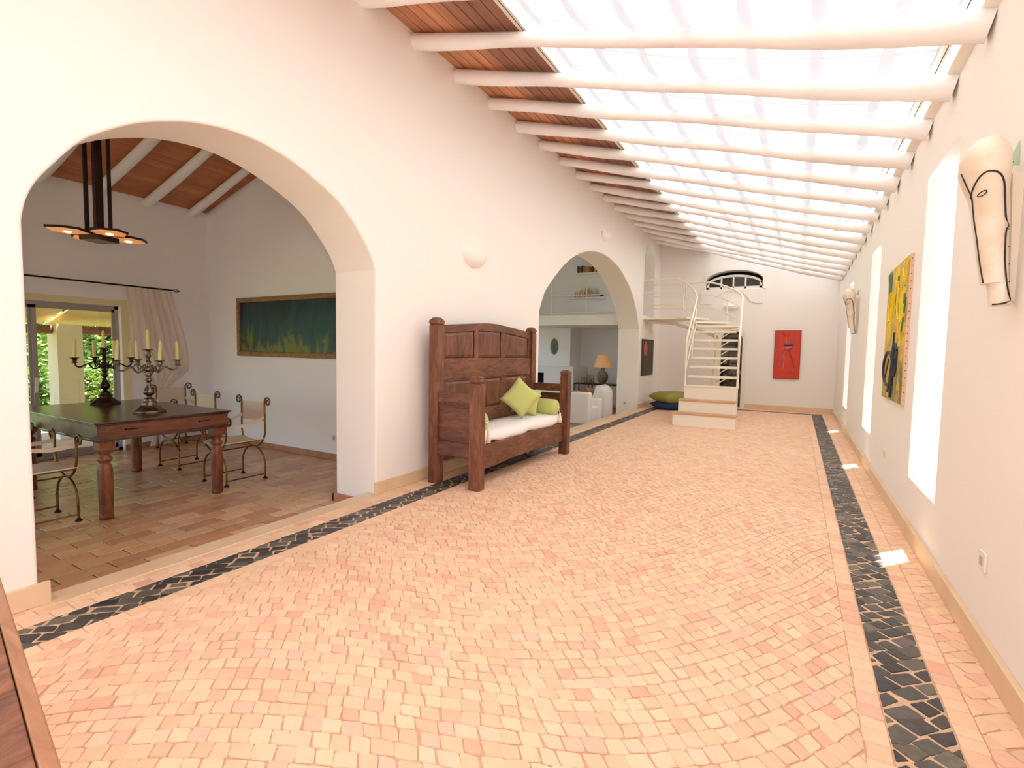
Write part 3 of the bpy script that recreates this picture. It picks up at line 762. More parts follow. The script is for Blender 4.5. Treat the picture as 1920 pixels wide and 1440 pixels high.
# bolsters
def bolster(yc, lab):
    t = thing('bolster_cushion', lab, 'cushion', (-3.1,yc,.575), 0, 'lime bolsters on the bench')
    m = MB(); pr = [(0.012,-.235),(.05,-.232),(.085,-.222),(.105,-.2),(.11,-.17),(.112,0),(.11,.17),(.105,.2),(.085,.222),(.05,.232),(.012,.235)]
    R = []
    for r, x in pr:
        R.append([(-3.1+x, yc+(r*(1+(.035*math.cos(a*PI/12*14) if abs(x)>.19 else 0)))*math.cos(a*PI/12), .575+.107+r*math.sin(a*PI/12)) for a in range(24)])
    m.rings(R, True, True, True); m.build('cushion_body', M['green_cloth'], t)
    for s in (1,):
        m = MB(); m.lathe([(.003,-.012),(.014,-.008),(.018,0),(.014,.008),(.003,.012)], (-3.1+.24,yc,.682), 10)
        m.build('button', M['tassel'], t)
        m = MB(); m.tube([(-2.856,yc,.68),(-2.845,yc,.64),(-2.835,yc+.005,.60)], .004, 6); m.lathe([(.004,.02),(.014,.012),(.012,0),(.02,-.06),(.026,-.12),(.004,-.12)], (-2.832,yc+.006,.59), 12)
        m.build('tassel', M['tassel'], t)
    return t
bolster(4.50, 'lime green bolster with tassel at the near left end of the bench')
bolster(6.36, 'lime green bolster with tassel at the far right end of the bench')
def place_pillow(name, lab, cat, mat, w, h, t, loc, facing, roll=0, tilt=0, group=None):
    m = pillow_mb(w, h, t); 
    Rm = Matrix.Rotation(facing,4,'Z') @ Matrix.Rotation(tilt,4,'X') @ Matrix.Rotation(roll,4,'Y')
    m.v = [tuple(Rm @ Vector(p)+Vector(loc)) for p in m.v]
    o = m.build(name, mat, merge=True); return tag(o, lab, cat, group)
FA = math.atan2(5.85,-3.1)-PI/2
place_pillow('throw_pillow', 'square lime green pillow standing on its corner in front on the bench', 'pillow', M['green_cloth'], .395, .40, .14, (-3.06,5.62,.862), FA+.05, math.radians(40), math.radians(-12), 'green pillows on the bench')
place_pillow('throw_pillow', 'square lime green pillow tucked behind the corner-standing one by the right bolster', 'pillow', M['green_cloth'], .36, .38, .13, (-3.16,5.98,.785), FA+.25, math.radians(14), math.radians(-10), 'green pillows on the bench')

# ------------------------------------------------------------------ dining table
T = thing('dining_table', 'square dark wood dining table with thick turned legs', 'table', (-6.36,2.63,FD))
TX0, TX1, TY0, TY1 = -7.36, -5.36, 2.0, 3.24
m = MB(); m.box(TX0, TX1, TY0, TY1, .735, .753); m.build('table_top', M['tablewood'], T, bevel=.006)
m = MB(); m.box(TX0+.02, TX1-.02, TY0+.02, TY1-.02, .715, .735); m.build('top_moulding', M['tablewood'], T, bevel=.006)
m = MB()
for (x0,x1,y0,y1) in ((TX0+.03,TX1-.03,TY0+.03,TY0+.06),(TX0+.03,TX1-.03,TY1-.06,TY1-.03),(TX0+.03,TX0+.06,TY0+.06,TY1-.06),(TX1-.06,TX1-.03,TY0+.06,TY1-.06)): m.box(x0,x1,y0,y1,.60,.715)
m.build('apron', wood('apron_wood', (58,30,18), (104,58,36), (132,78,48), 'Y', .35, 3.0, .2, stretch=.2), T)
m = MB()
for (x0,x1,y0,y1) in ((TX0+.01,TX1-.01,TY0+.01,TY0+.05),(TX0+.01,TX1-.01,TY1-.05,TY1-.01),(TX0+.01,TX0+.05,TY0+.05,TY1-.05),(TX1-.05,TX1-.01,TY0+.05,TY1-.05)): m.box(x0,x1,y0,y1,.575,.60)
m.build('apron_moulding', M['tablewood'], T, bevel=.006)
LEGP = [(.045,0),(.062,.004),(.064,.03),(.058,.045),(.061,.06),(.064,.2),(.067,.38),(.066,.46),(.058,.50),(.044,.52),(.05,.53),(.066,.55),(.068,.565),(.05,.585),(.044,.60),(.058,.62),(.062,.63),(.062,.64)]
for (lx, ly) in ((TX0+.12,TY0+.11),(TX0+.12,TY1-.11),(TX1-.11,TY0+.11),(TX1-.11,TY1-.11)):
    m = MB(); m.lathe([(r*.88, z) for r, z in LEGP], (lx,ly,FD), 20); lg = m.build('leg', M['tableleg'], T)
    m = MB(); m.box(lx-.062,lx+.062,ly-.062,ly+.062,FD+.64,.60); m.build('leg_block', M['tableleg'], lg, bevel=.006)
for y in (TY0+.3, TY1-.28):
    m = MB(); m.tube([(TX1-.028,y-.05,.665),(TX1-.024,y+.05,.665)], .006, 6); m.lathe([(.002,-.01),(.014,0),(.002,.01)], (TX1-.026,y-.05,.665), 8); m.build('iron_stud', M['iron'], T)

# ------------------------------------------------------------------ savonarola chairs
def spiral(c, r0, turns, a0, sgn, n=22, plane='xz'):
    out = []
    for k in range(n+1):
        t = k/n; a = a0+sgn*turns*2*PI*t; r = r0*(1-.72*t)
        out.append((c[0]+r*math.cos(a), c[1], c[2]+r*math.sin(a)))
    return out
def make_chair():
    # local: front at y=-.24, back at y=+.24, x width .46, z from floor
    t = thing('folding_armchair', 'x', 'chair', (0,0,0), 0, 'brass and canvas armchairs around the dining table')
    W = .225
    for y, top, nm in ((-.24,.80,'front_frame'),(.24,1.0,'back_frame')):
        m = MB()
        # lower arch
        pts = [(-W,y,.0)]
        for k in range(17):
            a = PI*(1-k/16); pts.append((W*math.cos(a)*1.0, y, .13+.25*math.sin(a)**.8))
        pts.append((W,y,.0)); m.tube(pts, .011, 8)
        # upper U
        pts = []
        for s in (-1, 1):
            seq = []
            for k in range(11):
                a = -PI/2+PI/2*k/10; seq.append((s*(.235*math.cos(a)), y, .60+.22*math.sin(a)))
            seq.append((s*.23, y, top-.12))
            sc = spiral((s*(.23+.058), y, top-.058), .058, 1.25, PI if s > 0 else 0, -s)
            seq += [p for p in sc]
            m.tube(seq, .011, 8)
        fo = m.build(nm, M['brass'], t, world=False)
        for sx in (-1,1):
            m = MB(); m.lathe([(.028,0),(.03,.006),(.021,.014),(.014,.026),(.012,.03)], (sx*W, y, 0), 12); m.build('foot', M['iron'], fo, world=False)
    for s in (-1,1):
        m = MB(); m.tube([(s*W,-.24,.06),(s*W,.24,.06)], .008, 6); m.build('floor_stretcher', M['brass'], t, world=False)
        m = MB(); m.tube([(s*.205,-.24,.48),(s*.205,.24,.48)], .009, 6); m.build('seat_rail', M['brass'], t, world=False)
    m = MB(); m.tube([(0,-.24,.38),(0,.24,.38)], .008, 6); m.build('pivot_rod', M['brass'], t, world=False)
    # sling seat
    m = MB(); R = []
    for k in range(13):
        u = -1+2*k/12; x = .215*u; z = .49-.035*(1-u*u)
        R.append([(x,-.255,z-.006),(x,-.255,z+.006),(x,.255,z+.006),(x,.255,z-.006)])
    m.rings(R, True, True, False); m.build('seat', M['canvas'], t, world=False)
    # back panel
    m = MB(); R = []
    for k in range(9):
        u = -1+2*k/8; x = .24*u; y = .25+.012*(1-u*u)
        R.append([(x,y-.005,.70),(x,y+.007,.70),(x,y+.007,.93),(x,y-.005,.93)])
    m.rings(R, True, True, False); m.build('backrest', M['canvas'], t, world=False)
    for s in (-1,1):
        m = MB(); R = []
        for k in range(13):
            v = k/12; y = -.24+.48*v; z = .68+.06*v-.045*math.sin(PI*v)
            R.append([(s*.222,y,z),(s*.234,y,z),(s*.234,y,z+.035),(s*.222,y,z+.035)])
        m.rings(R, True, True, False); m.build('arm_strap', M['canvas'], t, world=False)
    return t
ch = make_chair()
spots = [(-5.83,3.55,0,'brass and canvas armchair at the near right corner of the table, back to the painting'),
         (-7.10,3.68,.03,'brass and canvas armchair half hidden behind the table, between two other chairs'),
         (-8.42,4.28,math.radians(97),'brass and canvas armchair in the far corner, turned towards the glass door'),
         (-5.83,1.71,PI,'brass and canvas armchair at the near left side, in front of the table'),
         (-7.03,1.75,PI,'brass and canvas armchair behind the nearest left one, mostly hidden by the arch')]
for i, (x, y, rz, lab) in enumerate(spots):
    o = ch if i == 0 else copy_tree(ch)
    o.location = (x, y, FD); o.rotation_euler = (0,0,rz); o['label'] = lab
    o.scale = (1,1,1)

# ------------------------------------------------------------------ candelabra
def candelabrum(x, y, mat, lab, rot, miss=None):
    z0 = .753
    t = thing('candelabrum', lab, 'candelabrum', (x,y,z0), 0, 'five-armed candelabra on the dining table')
    m = MB()
    prof = [(.14,0),(.145,.012),(.13,.022),(.105,.04),(.085,.065),(.062,.075),(.07,.09),(.066,.105),(.045,.12),(.05,.13),(.045,.14),(.02,.15),(.018,.165),(.04,.18),(.052,.20),(.05,.22),(.035,.25),(.02,.285),(.016,.31),(.03,.325),(.034,.335),(.022,.35),(.016,.365),(.028,.38),(.032,.392),(.02,.405),(.024,.42),(.042,.44),(.04,.46),(.024,.475),(.018,.50),(.03,.52),(.018,.535),(.014,.56),(.026,.575),(.03,.585),(.018,.595),(.02,.61),(.024,.625),(.02,.64),(.045,.648),(.05,.652),(.03,.655),(.005,.655)]
    R = []
    for r, z in prof:
        R.append([(x+r*(1+(.08*math.cos(a*PI/12*8) if z < .05 else 0))*math.cos(a*PI/12), y+r*(1+(.08*math.cos(a*PI/12*8) if z < .05 else 0))*math.sin(a*PI/12), z0+z) for a in range(24)])
    m.rings(R, True, True, True); m.build('stem', mat, t)
    # arms
    for k in range(4):
        a = rot+k*PI/2; ca, sa = math.cos(a), math.sin(a)
        def W(r, z): return (x+ca*r, y+sa*r, z0+z)
        pts = [W(.03,.47),W(.06,.425),(W(.10,.415)),W(.125,.445),W(.15,.47),W(.185,.455),W(.22,.435),W(.255,.445),W(.272,.48),W(.272,.50)]
        # smooth
        P = []
        for i in range(len(pts)-1):
            for s in range(3):
                q = s/3; p0 = Vector(pts[max(i-1,0)]); p1 = Vector(pts[i]); p2 = Vector(pts[i+1]); p3 = Vector(pts[min(i+2,len(pts)-1)])
                P.append(.5*((2*p1)+(p2-p0)*q+(2*p0-5*p1+4*p2-p3)*q*q+(3*p1-p0-3*p2+p3)*q**3))
        P.append(Vector(pts[-1]))
        m = MB(); m.tube(P, .009, 8)
        m.tube([W(.10+.035*math.cos(b*.5), .462+.03*math.sin(b*.5)) for b in range(10)], .006, 6)
        m.lathe([(.004,.475),(.02,.482),(.035,.486),(.02,.492),(.016,.50),(.026,.512),(.024,.522),(.018,.53),(.046,.538),(.05,.542),(.02,.545),(.004,.545)], (x+ca*.272, y+sa*.272, z0), 14)
        m.build('arm', mat, t)
    for k in range(5):
        if k == 4: cx, cy, zz = x, y, z0+.652
        else:
            a = rot+k*PI/2; cx, cy, zz = x+.272*math.cos(a), y+.272*math.sin(a), z0+.54
        m = MB(); lean = random.uniform(-.012,.012); lean2 = random.uniform(-.012,.012)
        m.tube([(cx,cy,zz),(cx+lean,cy+lean2,zz+.18),(cx+lean,cy+lean2,zz+.195),(cx+lean,cy+lean2,zz+.208)], [.0165,.0155,.011,.003], 10)
        o = m.build('candle', M['candle'])
        where = 'on the centre holder' if k == 4 else 'on an outer arm'
        tag(o, 'cream taper candle %s of the %s' % (where, 'nearer silver candelabrum' if mat is M['pewter'] else 'darker far candelabrum'), 'candle', 'candles on the centre of the %s' % lab[:6] if k == 4 else 'outer candles of the %s candelabrum' % ('near' if mat is M['pewter'] else 'far'))
vd = math.atan2(2.67,-5.87)-PI/2
candelabrum(-5.87, 2.67, M['pewter'], 'tarnished silver five-light candelabrum, nearer on the dining table', vd+math.radians(20))
candelabrum(-7.03, 2.74, M['bronze'], 'dark bronze five-light candelabrum, farther on the dining table', vd+math.radians(22))

# ------------------------------------------------------------------ hanging lamp
lx, ly, lz = -6.68, 2.60, 2.62
L = thing('hanging_lamp', 'rusted metal hanging lamp with four amber glass plates over the dining table', 'lamp', (lx,ly,lz))
zt = zd(lx)
m = MB(); m.box(lx-.035,lx+.035,ly-.035,ly+.035,lz+.02,zt); m.build('stem', M['rust'], L)
for k in range(4):
    a = vd+PI/4+k*PI/2
    m = MB(); m.box(lx+.14*math.cos(a)-.011,lx+.14*math.cos(a)+.011,ly+.14*math.sin(a)-.011,ly+.14*math.sin(a)+.011,lz+.04,zt-.02)
    m.build('rod', M['rust'], L)
m = MB(); m.box(lx-.15,lx+.15,ly-.15,ly+.15,zt-.35,zt-.05); m.build('ceiling_box', M['rust'], L)
def petal(m, a, r0, r1, w, z0, z1, shrink=0):
    ca, sa = math.cos(a), math.sin(a)
    P = [(r0+shrink,0),((r0+r1)/2*.9,-w/2+shrink),(r1-.10,-w/2*.8+shrink),(r1-shrink,0),(r1-.10,w/2*.8-shrink),((r0+r1)/2*.9,w/2-shrink)]
    P = [(lx+u*ca-v*sa, ly+u*sa+v*ca) for u, v in P]
    m.prism(P, 'z', z0, z1)
for k in range(4):
    a = vd+math.radians(22)+k*PI/2
    m = MB(); petal(m, a, .05, .46, .34, lz+.012, lz+.034); plate = m.build('plate', M['rust'], L)
    m = MB(); petal(m, a, .05, .46, .34, lz+.0, lz+.012, .022); gpl = m.build('lamp_glass', M['lamp_glow'], plate)
    m = MB(); m.lathe([(.002,-.014),(.03,-.008),(.036,0),(.002,.002)], (lx+.27*math.cos(a), ly+.27*math.sin(a), lz-.002), 12); m.build('bulb', M['bulb_glow'], plate)
m = MB(); P = [(lx+.17*math.cos(vd+k*PI/2), ly+.17*math.sin(vd+k*PI/2)) for k in range(4)]; m.prism(P, 'z', lz-.05, lz-.0); m.build('centre_plate', M['rust'], L)
m = MB(); P = [(lx+.16*math.cos(vd+k*PI/2), ly+.16*math.sin(vd+k*PI/2)) for k in range(4)]; m.prism(P, 'z', lz-.056, lz-.05); m.build('centre_glass', M['slate'], L)

# ------------------------------------------------------------------ dining painting
def paint_mat(name, stops, scale, vec=(1,1,1), dist=2.0, zgrad=None):
    m, nt, b = new_mat(name); v = coords(nt, vec)
    n = noise_tex(nt, v, scale, 8, .62, dist); fac = n.outputs['Fac']
    if zgrad:
        tc = nt.nodes.new('ShaderNodeTexCoord'); sp = nt.nodes.new('ShaderNodeSeparateXYZ'); nt.links.new(tc.outputs['Generated'], sp.inputs[0])
        ma = nt.nodes.new('ShaderNodeMath'); ma.operation = 'MULTIPLY_ADD'; nt.links.new(sp.outputs['Z'], ma.inputs[0]); ma.inputs[1].default_value = zgrad[0]; ma.inputs[2].default_value = zgrad[1]
        ad = nt.nodes.new('ShaderNodeMath'); ad.operation = 'MULTIPLY_ADD'; nt.links.new(fac, ad.inputs[0]); ad.inputs[1].default_value = zgrad[2]; nt.links.new(ma.outputs[0], ad.inputs[2]); fac = ad.outputs[0]
    nt.links.new(ramp(nt, fac, stops), b.inputs['Base Color']); b.inputs['Roughness'].default_value = .45
    bump(nt, b, n.outputs['Fac'], .3, .003); return m
PX0, PX1, PZ0, PZ1 = -7.96, -5.15, 1.30, 2.23
pt = thing('framed_painting', 'wide dark green and blue abstract painting in a rough gilt frame', 'painting', ((PX0+PX1)/2,YD,PZ0))
m = MB(); w = .075
for (x0,x1,z0,z1) in ((PX0,PX1,PZ0,PZ0+w),(PX0,PX1,PZ1-w,PZ1),(PX0,PX0+w,PZ0+w,PZ1-w),(PX1-w,PX1,PZ0+w,PZ1-w)): m.box(x0,x1,YD-.06,YD-.004,z0,z1)
m.build('frame', M['gold_frame'], pt, bevel=.012)
m = MB(); m.box(PX0+w,PX1-w,YD-.03,YD-.006,PZ0+w,PZ1-w)
m.build('canvas', paint_mat('forest_painting', [(.12,(56,34,26)),(.28,(92,86,36)),(.38,(118,120,44)),(.48,(40,78,74)),(.62,(26,62,74)),(.80,(14,34,44))], 3.0, (1.4,1,.7), .8, (.42,-.05,.85)), pt)

# sliding door, curtain
sd = MB(); xx = XD-.12
sd.box(xx-.04,xx+.04,DY0,DY1,DZ-.05,DZ); sd.box(xx-.04,xx+.04,DY0,DY1,FD,FD+.05); sd.box(xx-.04,xx+.04,DY1-.05,DY1,FD,DZ); sd.box(xx-.04,xx+.04,DY0,DY0+.05,FD,DZ)
d2 = struct(sd.build('door_2', M['alu']))
m = MB(); a0, a1 = 2.69, DY1-.05
for (y0,y1,z0,z1) in ((a0,a0+.05,FD+.05,DZ-.05),(a1-.03,a1,FD+.05,DZ-.05),(a0,a1,DZ-.09,DZ-.05),(a0,a1,FD+.05,FD+.11)): m.box(xx-.005,xx+.025,y0,y1,z0,z1)
m.build('door_leaf', M['alu'], d2)
m = MB(); m.box(xx-.028,xx-.010,a0-.03,a0+.01,FD+.05,DZ-.05); m.box(xx-.028,xx-.010,DY0+.05,a0,DZ-.09,DZ-.05); m.build('door_leaf', M['alu'], d2)
m = MB(); m.box(xx+.003,xx+.009,a0+.05,a1-.03,FD+.11,DZ-.09); m.box(xx-.022,xx-.017,DY0+.05,a0-.02,FD+.05,DZ-.09); m.build('door_pane', M['glass'], d2)
m = MB(); m.box(xx+.025,xx+.045,a0+.008,a0+.04,.78,.98); m.build('door_handle', M['plastic'], d2)
m = MB(); m.box(XD-.004,XD+.012,DY0-.0,DY1+.08,DZ,DZ+.09); m.box(XD-.004,XD+.012,DY1+.0,DY1+.10,FD,DZ); struct(m.build('trim_7', simple('cream_reveal', (236,224,180), .6)))
rod = thing('curtain_rod', 'black iron curtain rod with twisted finial above the glass door', 'curtain rod', (XD+.1,2.8,2.33))
m = MB(); m.tube([(XD+.10,-1.9,2.33),(XD+.10,4.36,2.33)], .012, 8); m.build('rod', M['iron'], rod)
m = MB()
for s in range(4): m.tube([(XD+.10+.022*math.cos(s*PI/2+k*.45)*math.sin(PI*k/10), 4.36+k*.011, 2.33+.022*math.sin(s*PI/2+k*.45)*math.sin(PI*k/10)) for k in range(11)], .004, 5)
m.build('finial', M['iron'], rod)
m = MB(); m.tube([(XD,4.15,2.33),(XD+.10,4.15,2.33)], .008, 6); m.build('bracket', M['iron'], rod)
def curtain():
    m = MB(); nz, nn = 50, 70; g = []
    for i in range(nz+1):
        z = 2.31-(2.31-(FD+.02))*i/nz
        # edges vs height
        if z > 1.05:
            t = (2.31-z)/(2.31-1.05); yl = 3.70+.05*t+ .10*max(0,t-.7)/.3; yr = 4.36+.22*math.sin(PI/2*min(1,t*1.05))**1.6
        elif z > .62:
            t = (1.05-z)/(.43); yl = 3.85+.28*t**.8; yr = 4.58-.30*min(1,t*1.6)
        else:
            t = (.62-z)/(.62-FD); yl = 4.13-.16*t; yr = 4.28+.14*t
        amp = .03+.03*max(0,1-abs(z-1.5)); dep = .10+.05*math.sin(PI*min(1,max(0,(2.31-z)/1.3)))
        for j in range(nn+1):
            s = j/nn; y = yl+(yr-yl)*s
            fold = math.sin(s*2*PI*8+1.3*math.sin(3*s+z))*amp*.55+.4*amp*math.sin(s*2*PI*3+z*2)
            bulge = .12*math.exp(-((z-1.12)/.2)**2)*math.sin(PI*s) if z < 1.7 else 0
            g.append((XD+dep+fold*.6+bulge, y, z))
    f = [(i*(nn+1)+j,(i+1)*(nn+1)+j,(i+1)*(nn+1)+j+1,i*(nn+1)+j+1) for i in range(nz) for j in range(nn)]
    m.add(g, f, True); return m
tag(curtain().build('curtain', M['curtain']), 'sheer beige curtain gathered and knotted beside the glass door', 'curtain')

# sockets
def socket(name_lab, p, n):
    t = thing('wall_socket', name_lab, 'socket', p, 0, None)
    a = .048; x, y, z = p
    m = MB(); k = MB()
    if n[0]:
        s = n[0]; m.box(min(x,x+s*.012),max(x,x+s*.012),y-a,y+a,z-a,z+a); k.box(min(x+s*.012,x+s*.0135),max(x+s*.012,x+s*.0135),y-.022,y+.022,z-.022,z+.022)
    else:
        s = n[1]; m.box(x-a,x+a,min(y,y+s*.012),max(y,y+s*.012),z-a,z+a); k.box(x-.022,x+.022,min(y+s*.012,y+s*.0135),max(y+s*.012,y+s*.0135),z-.022,z+.022)
    m.build('cover_plate', M['plastic'], t, bevel=.004); k.build('socket_inset', simple('socket_pale_grey', (186,178,166), .5), t)  # the inset is simply pale grey
socket('white wall socket low on the right wall, nearest the camera', (XR,3.28,.45), (-1,0))
socket('white wall socket low on the right wall below the yellow painting', (XR,6.5,.44), (-1,0))
socket('white wall socket low on the dining room painting wall', (-5.74,YD,.16), (0,-1))
socket('white wall socket on the jamb of the second arch', (-3.93,A2[1],.13), (0,-1))

# ------------------------------------------------------------------ sconces
def sconce(y, z, lab, glow):
    t = thing('wall_sconce', lab, 'wall lamp', (XL,y,z), 0, 'half-bowl sconces on the left wall')
    m = MB(); n = 20; R = []
    for k in range(9):
        a = PI/2*k/8; rr = math.cos(a)
        R.append([(XL+.004+.14*rr*math.sin(PI*b/n), y-.23*rr*math.cos(PI*b/n), z-.17*math.sin(a)) for b in range(n+1)])
    m.rings(R, False, False, True)
    m.build('bowl', M['plaster'], t)
    m = MB(); m.lathe([(.004,0),(.025,.01),(.03,.03),(.02,.05),(.004,.055)], (XL+.05,y-.05,z-.06), 12); m.build('bulb', emis('sconce_bulb', (255,206,130), glow*.4), t)
sconce(5.31, 2.66, 'white plaster half-bowl sconce on the left wall above the bench', 14)
sconce(10.15, 3.93, 'small white plaster sconce high above the second arch', 14)

# ------------------------------------------------------------------ staircase
ST = thing('spiral_staircase', 'cream steel curving staircase on three solid steps rising to the upper doorway', 'staircase', (-1.6,11.5,0))
for (x0,x1,y0,z0,z1) in ((-2.17,-.985,10.53,0,.225),(-2.125,-1.03,10.84,0,.475)):
    m = MB(); m.box(x0,x1,y0,y0+.30,z0,z1); m.build('step_block', M['riser'], ST)
    m = MB(); m.box(x0-.008,x1+.002,y0-.015,y0+.31,z1,z1+.035); m.build('wooden_tread', M['nosing'], ST, bevel=.004)
m = MB(); m.box(-2.075,-1.045,11.14,11.44,0,.765); m.build('step_block', M['riser'], ST)
m = MB(); m.box(-2.085,-1.035,11.12,11.46,.765,.79); m.build('metal_tread', M['steel_paint'], ST)
# plan curves
def inner(s):   # s 0..1 -> (x,y)
    L1, r = 1.30, .70; Lt = L1+r*PI/2+.75
    d = s*Lt
    if d < L1: return (-2.075-.06*d/L1, 11.2+d)
    d -= L1
    if d < r*PI/2: a = d/r; return (-2.135-r+r*math.cos(a), 12.5+.86*math.sin(a))
    d -= r*PI/2; return (-2.835-d*1.02, 13.36)
def outer(s):
    L1, r = 1.30, 1.60; 
    if s < .42: t = s/.42; return (-1.04-.10*t, 11.2+L1*t)
    t = (s-.42)/.58
    if t < .72:
        a = t/.72*PI/2; return (-1.14-1.7+1.7*math.cos(a), 12.5+1.86*math.sin(a))
    t = (t-.72)/.28; return (-2.84-.76*t, 14.36)
def zstep(s): return min(2.40, .79+(2.40-.79)*min(1, s/.80))
def path(fn, dz, s0=0, s1=1, n=40, extra=None):
    out = []
    for k in range(n+1):
        s = s0+(s1-s0)*k/n; p = fn(s)
        # slope in z follows arc: reach landing at s .74
        zz = .79+(2.40-.79)*min(1, s/.72)
        out.append((p[0], p[1], zz+dz))
    return out
# smoothing of z corner
def smz(P):
    for _ in range(3): P = [P[0]]+[(P[i][0],P[i][1],(P[i-1][2]+2*P[i][2]+P[i+1][2])/4) for i in range(1,len(P)-1)]+[P[-1]]
    return P
for fn, nm, top in ((inner,'inner',.98),(outer,'outer',.98)):
    m = MB(); P = smz(path(fn, top)); m.tube([(P[0][0],P[0][1],.79)]+[(P[0][0],P[0][1],P[0][2]-.05)]+P, .021 if nm == 'inner' else .023, 10); m.build('handrail', M['steel_paint'], ST)
    for dz in (.65,.32):
        m = MB(); m.tube(smz(path(fn, dz, .0 if nm == 'inner' else .0)), .012, 8); m.build('rail', M['steel_paint'], ST)
    for s in ((.30,.5,.68) if nm == 'inner' else (.42,.62,.82)):
        p = fn(s); zz = .79+1.61*min(1,s/.72); m = MB(); m.tube([(p[0],p[1],zz-.05),(p[0],p[1],zz+.97)], .014, 8); m.build('baluster', M['steel_paint'], ST)
# treads
NT = 8
cen = []
def tread(a, b, c, d, z):
    m = MB(); Bq = [(a[0],a[1],z-.045),(b[0],b[1],z-.045),(c[0],c[1],z-.045),(d[0],d[1],z-.045)]
    m.hexa(Bq, [(x,y,z) for x,y,_ in Bq]); m.build('metal_tread', M['steel_paint'], ST, merge=True)
for k in range(1, 7):
    z = .79+.2035*k; y = 11.40+.25*(k-1); s = (y-11.2)/1.3
    xl = -2.05-.014*k; xr = -1.07-.028*k
    if k == 6: xl = -2.13; xr = -1.27
    tread((xl,y),(xr,y),(xr,y+.27),(xl,y+.27), z)
    cen.append(((xl+xr)/2, y+.13, z-.045))
ctr = (-2.75,12.66)
for k, (a0, a1) in enumerate(((4,34),(34,64),(64,90))):
    z = 2.01+.13*(k+1); a0, a1 = math.radians(a0), math.radians(a1)
    p = lambda r, a: (ctr[0]+r*math.cos(a), ctr[1]+r*math.sin(a))
    tread(p(.62,a0), p(1.55,a0), p(1.58,a1), p(.62,a1), z); cen.append((*p(1.1,(a0+a1)/2), z-.045))
m = MB(); m.box(-3.60,-2.74,13.32,14.38,2.35,2.40); m.build('landing', M['steel_paint'], ST)
m = MB(); m.tube([(-1.56,11.40,.55)]+[(c[0],c[1],c[2]-.22) for c in cen]+[(-2.9,13.85,2.27),(-3.58,13.85,2.32)], .04, 10); m.build('spine', M['steel_paint'], ST)
for c in cen[:6]:
    m = MB(); m.tube([(c[0]-.02,c[1],c[2]),(c[0]-.02,c[1],c[2]-.2)], .014, 6)
    m.tube([(c[0],c[1],c[2]-.2),(c[0]+.28,c[1],c[2])], .012, 6); m.tube([(c[0],c[1],c[2]-.2),(c[0]-.28,c[1],c[2])], .008, 6); m.build('bracket', M['steel_paint'], ST)
sc2 = thing('wall_sconce', 'white half-bowl sconce on the end wall behind the staircase rail', 'wall lamp', (-1.62,YE,2.75))
m = MB(); R = []
for k in range(9):
    a = PI/2*k/8; rr = math.cos(a); R.append([(-1.62+.22*rr*math.cos(PI*b/18), YE-.004-.13*rr*math.sin(PI*b/18), 2.80-.14*math.sin(a)) for b in range(19)])
m.rings(R, False, False, True); m.build('bowl', M['plaster'], sc2)
m = MB(); m.lathe([(.004,0),(.03,.02),(.03,.04),(.004,.055)], (-1.66,YE-.05,2.74), 12); m.build('bulb', emis('end_sconce_bulb', (255,214,150), 6), sc2)

# plant behind the arched door
def leafmat(name, c1, c2):
    m, nt, b = new_mat(name); a = nt.nodes.new('ShaderNodeAttribute'); a.attribute_name = 'Col'
    nt.links.new(a.outputs['Color'], b.inputs['Base Color']); b.inputs['Roughness'].default_value = .5
    return m
M['leaf'] = leafmat('leaves', None, None)
def leaves(m, n, cfun, size, cols, rg):
    for _ in range(n):
        c = cfun(rg); a = rg.uniform(0,2*PI); el = rg.uniform(-.6,1.0); L_ = size*rg.uniform(.6,1.3)
        d = Vector((math.cos(a)*math.cos(el), math.sin(a)*math.cos(el), math.sin(el))); s = d.cross(Vector((rg.uniform(-1,1),rg.uniform(-1,1),1))).normalized()
        c = Vector(c); w = L_*.28
        m.add([c, c+d*L_*.5+s*w, c+d*L_, c+d*L_*.5-s*w], [(0,1,2,3)], False, rg.choice(cols))
pp = thing('potted_plant', 'dark green potted plant behind the arched doorway under the staircase', 'plant', (-1.42,YE+.8,-.02))
m = MB(); m.lathe([(.12,0),(.16,.05),(.19,.3),(.2,.32),(.17,.32),(.02,.28)], (-1.42,YE+.8,-.02), 18); m.build('pot', simple('terracotta_pot', (150,90,60), .7), pp)
m = MB(); rg = random.Random(3)
leaves(m, 260, lambda r: (-1.42+r.gauss(0,.14), YE+.8+r.gauss(0,.14), .55+abs(r.gauss(0,.42))), .16, [lin((70,90,30)),lin((96,110,34)),lin((50,70,26))], rg)
m.build('foliage', M['leaf'], pp)
m = MB(); m.tube([(-1.42,YE+.8,.2),(-1.40,YE+.8,.9)], .012, 6); m.build('stem', M['nearwood'], pp)

# floor cushions
def lying(name, lab, mat, w, d, t, loc, rot, grp):
    m = pillow_mb(w, d, t, 14, .06); Rm = Matrix.Rotation(rot,4,'Z') @ Matrix.Rotation(PI/2,4,'X')
    m.v = [tuple(Rm @ Vector(p)+Vector(loc)) for p in m.v]; o = m.build(name, mat, merge=True); tag(o, lab, 'cushion', grp)
lying('floor_cushion', 'large blue floor cushion under the green one beside the stairs', M['blue_cloth'], 1.0, .95, .20, (-2.83,13.62,.095), .5, 'floor cushions by the stairs')
lying('floor_cushion', 'large olive green floor cushion on top of the blue one beside the stairs', M['olive_cloth'], 1.02, .98, .30, (-2.80,13.66,.31), .72, 'floor cushions by the stairs')

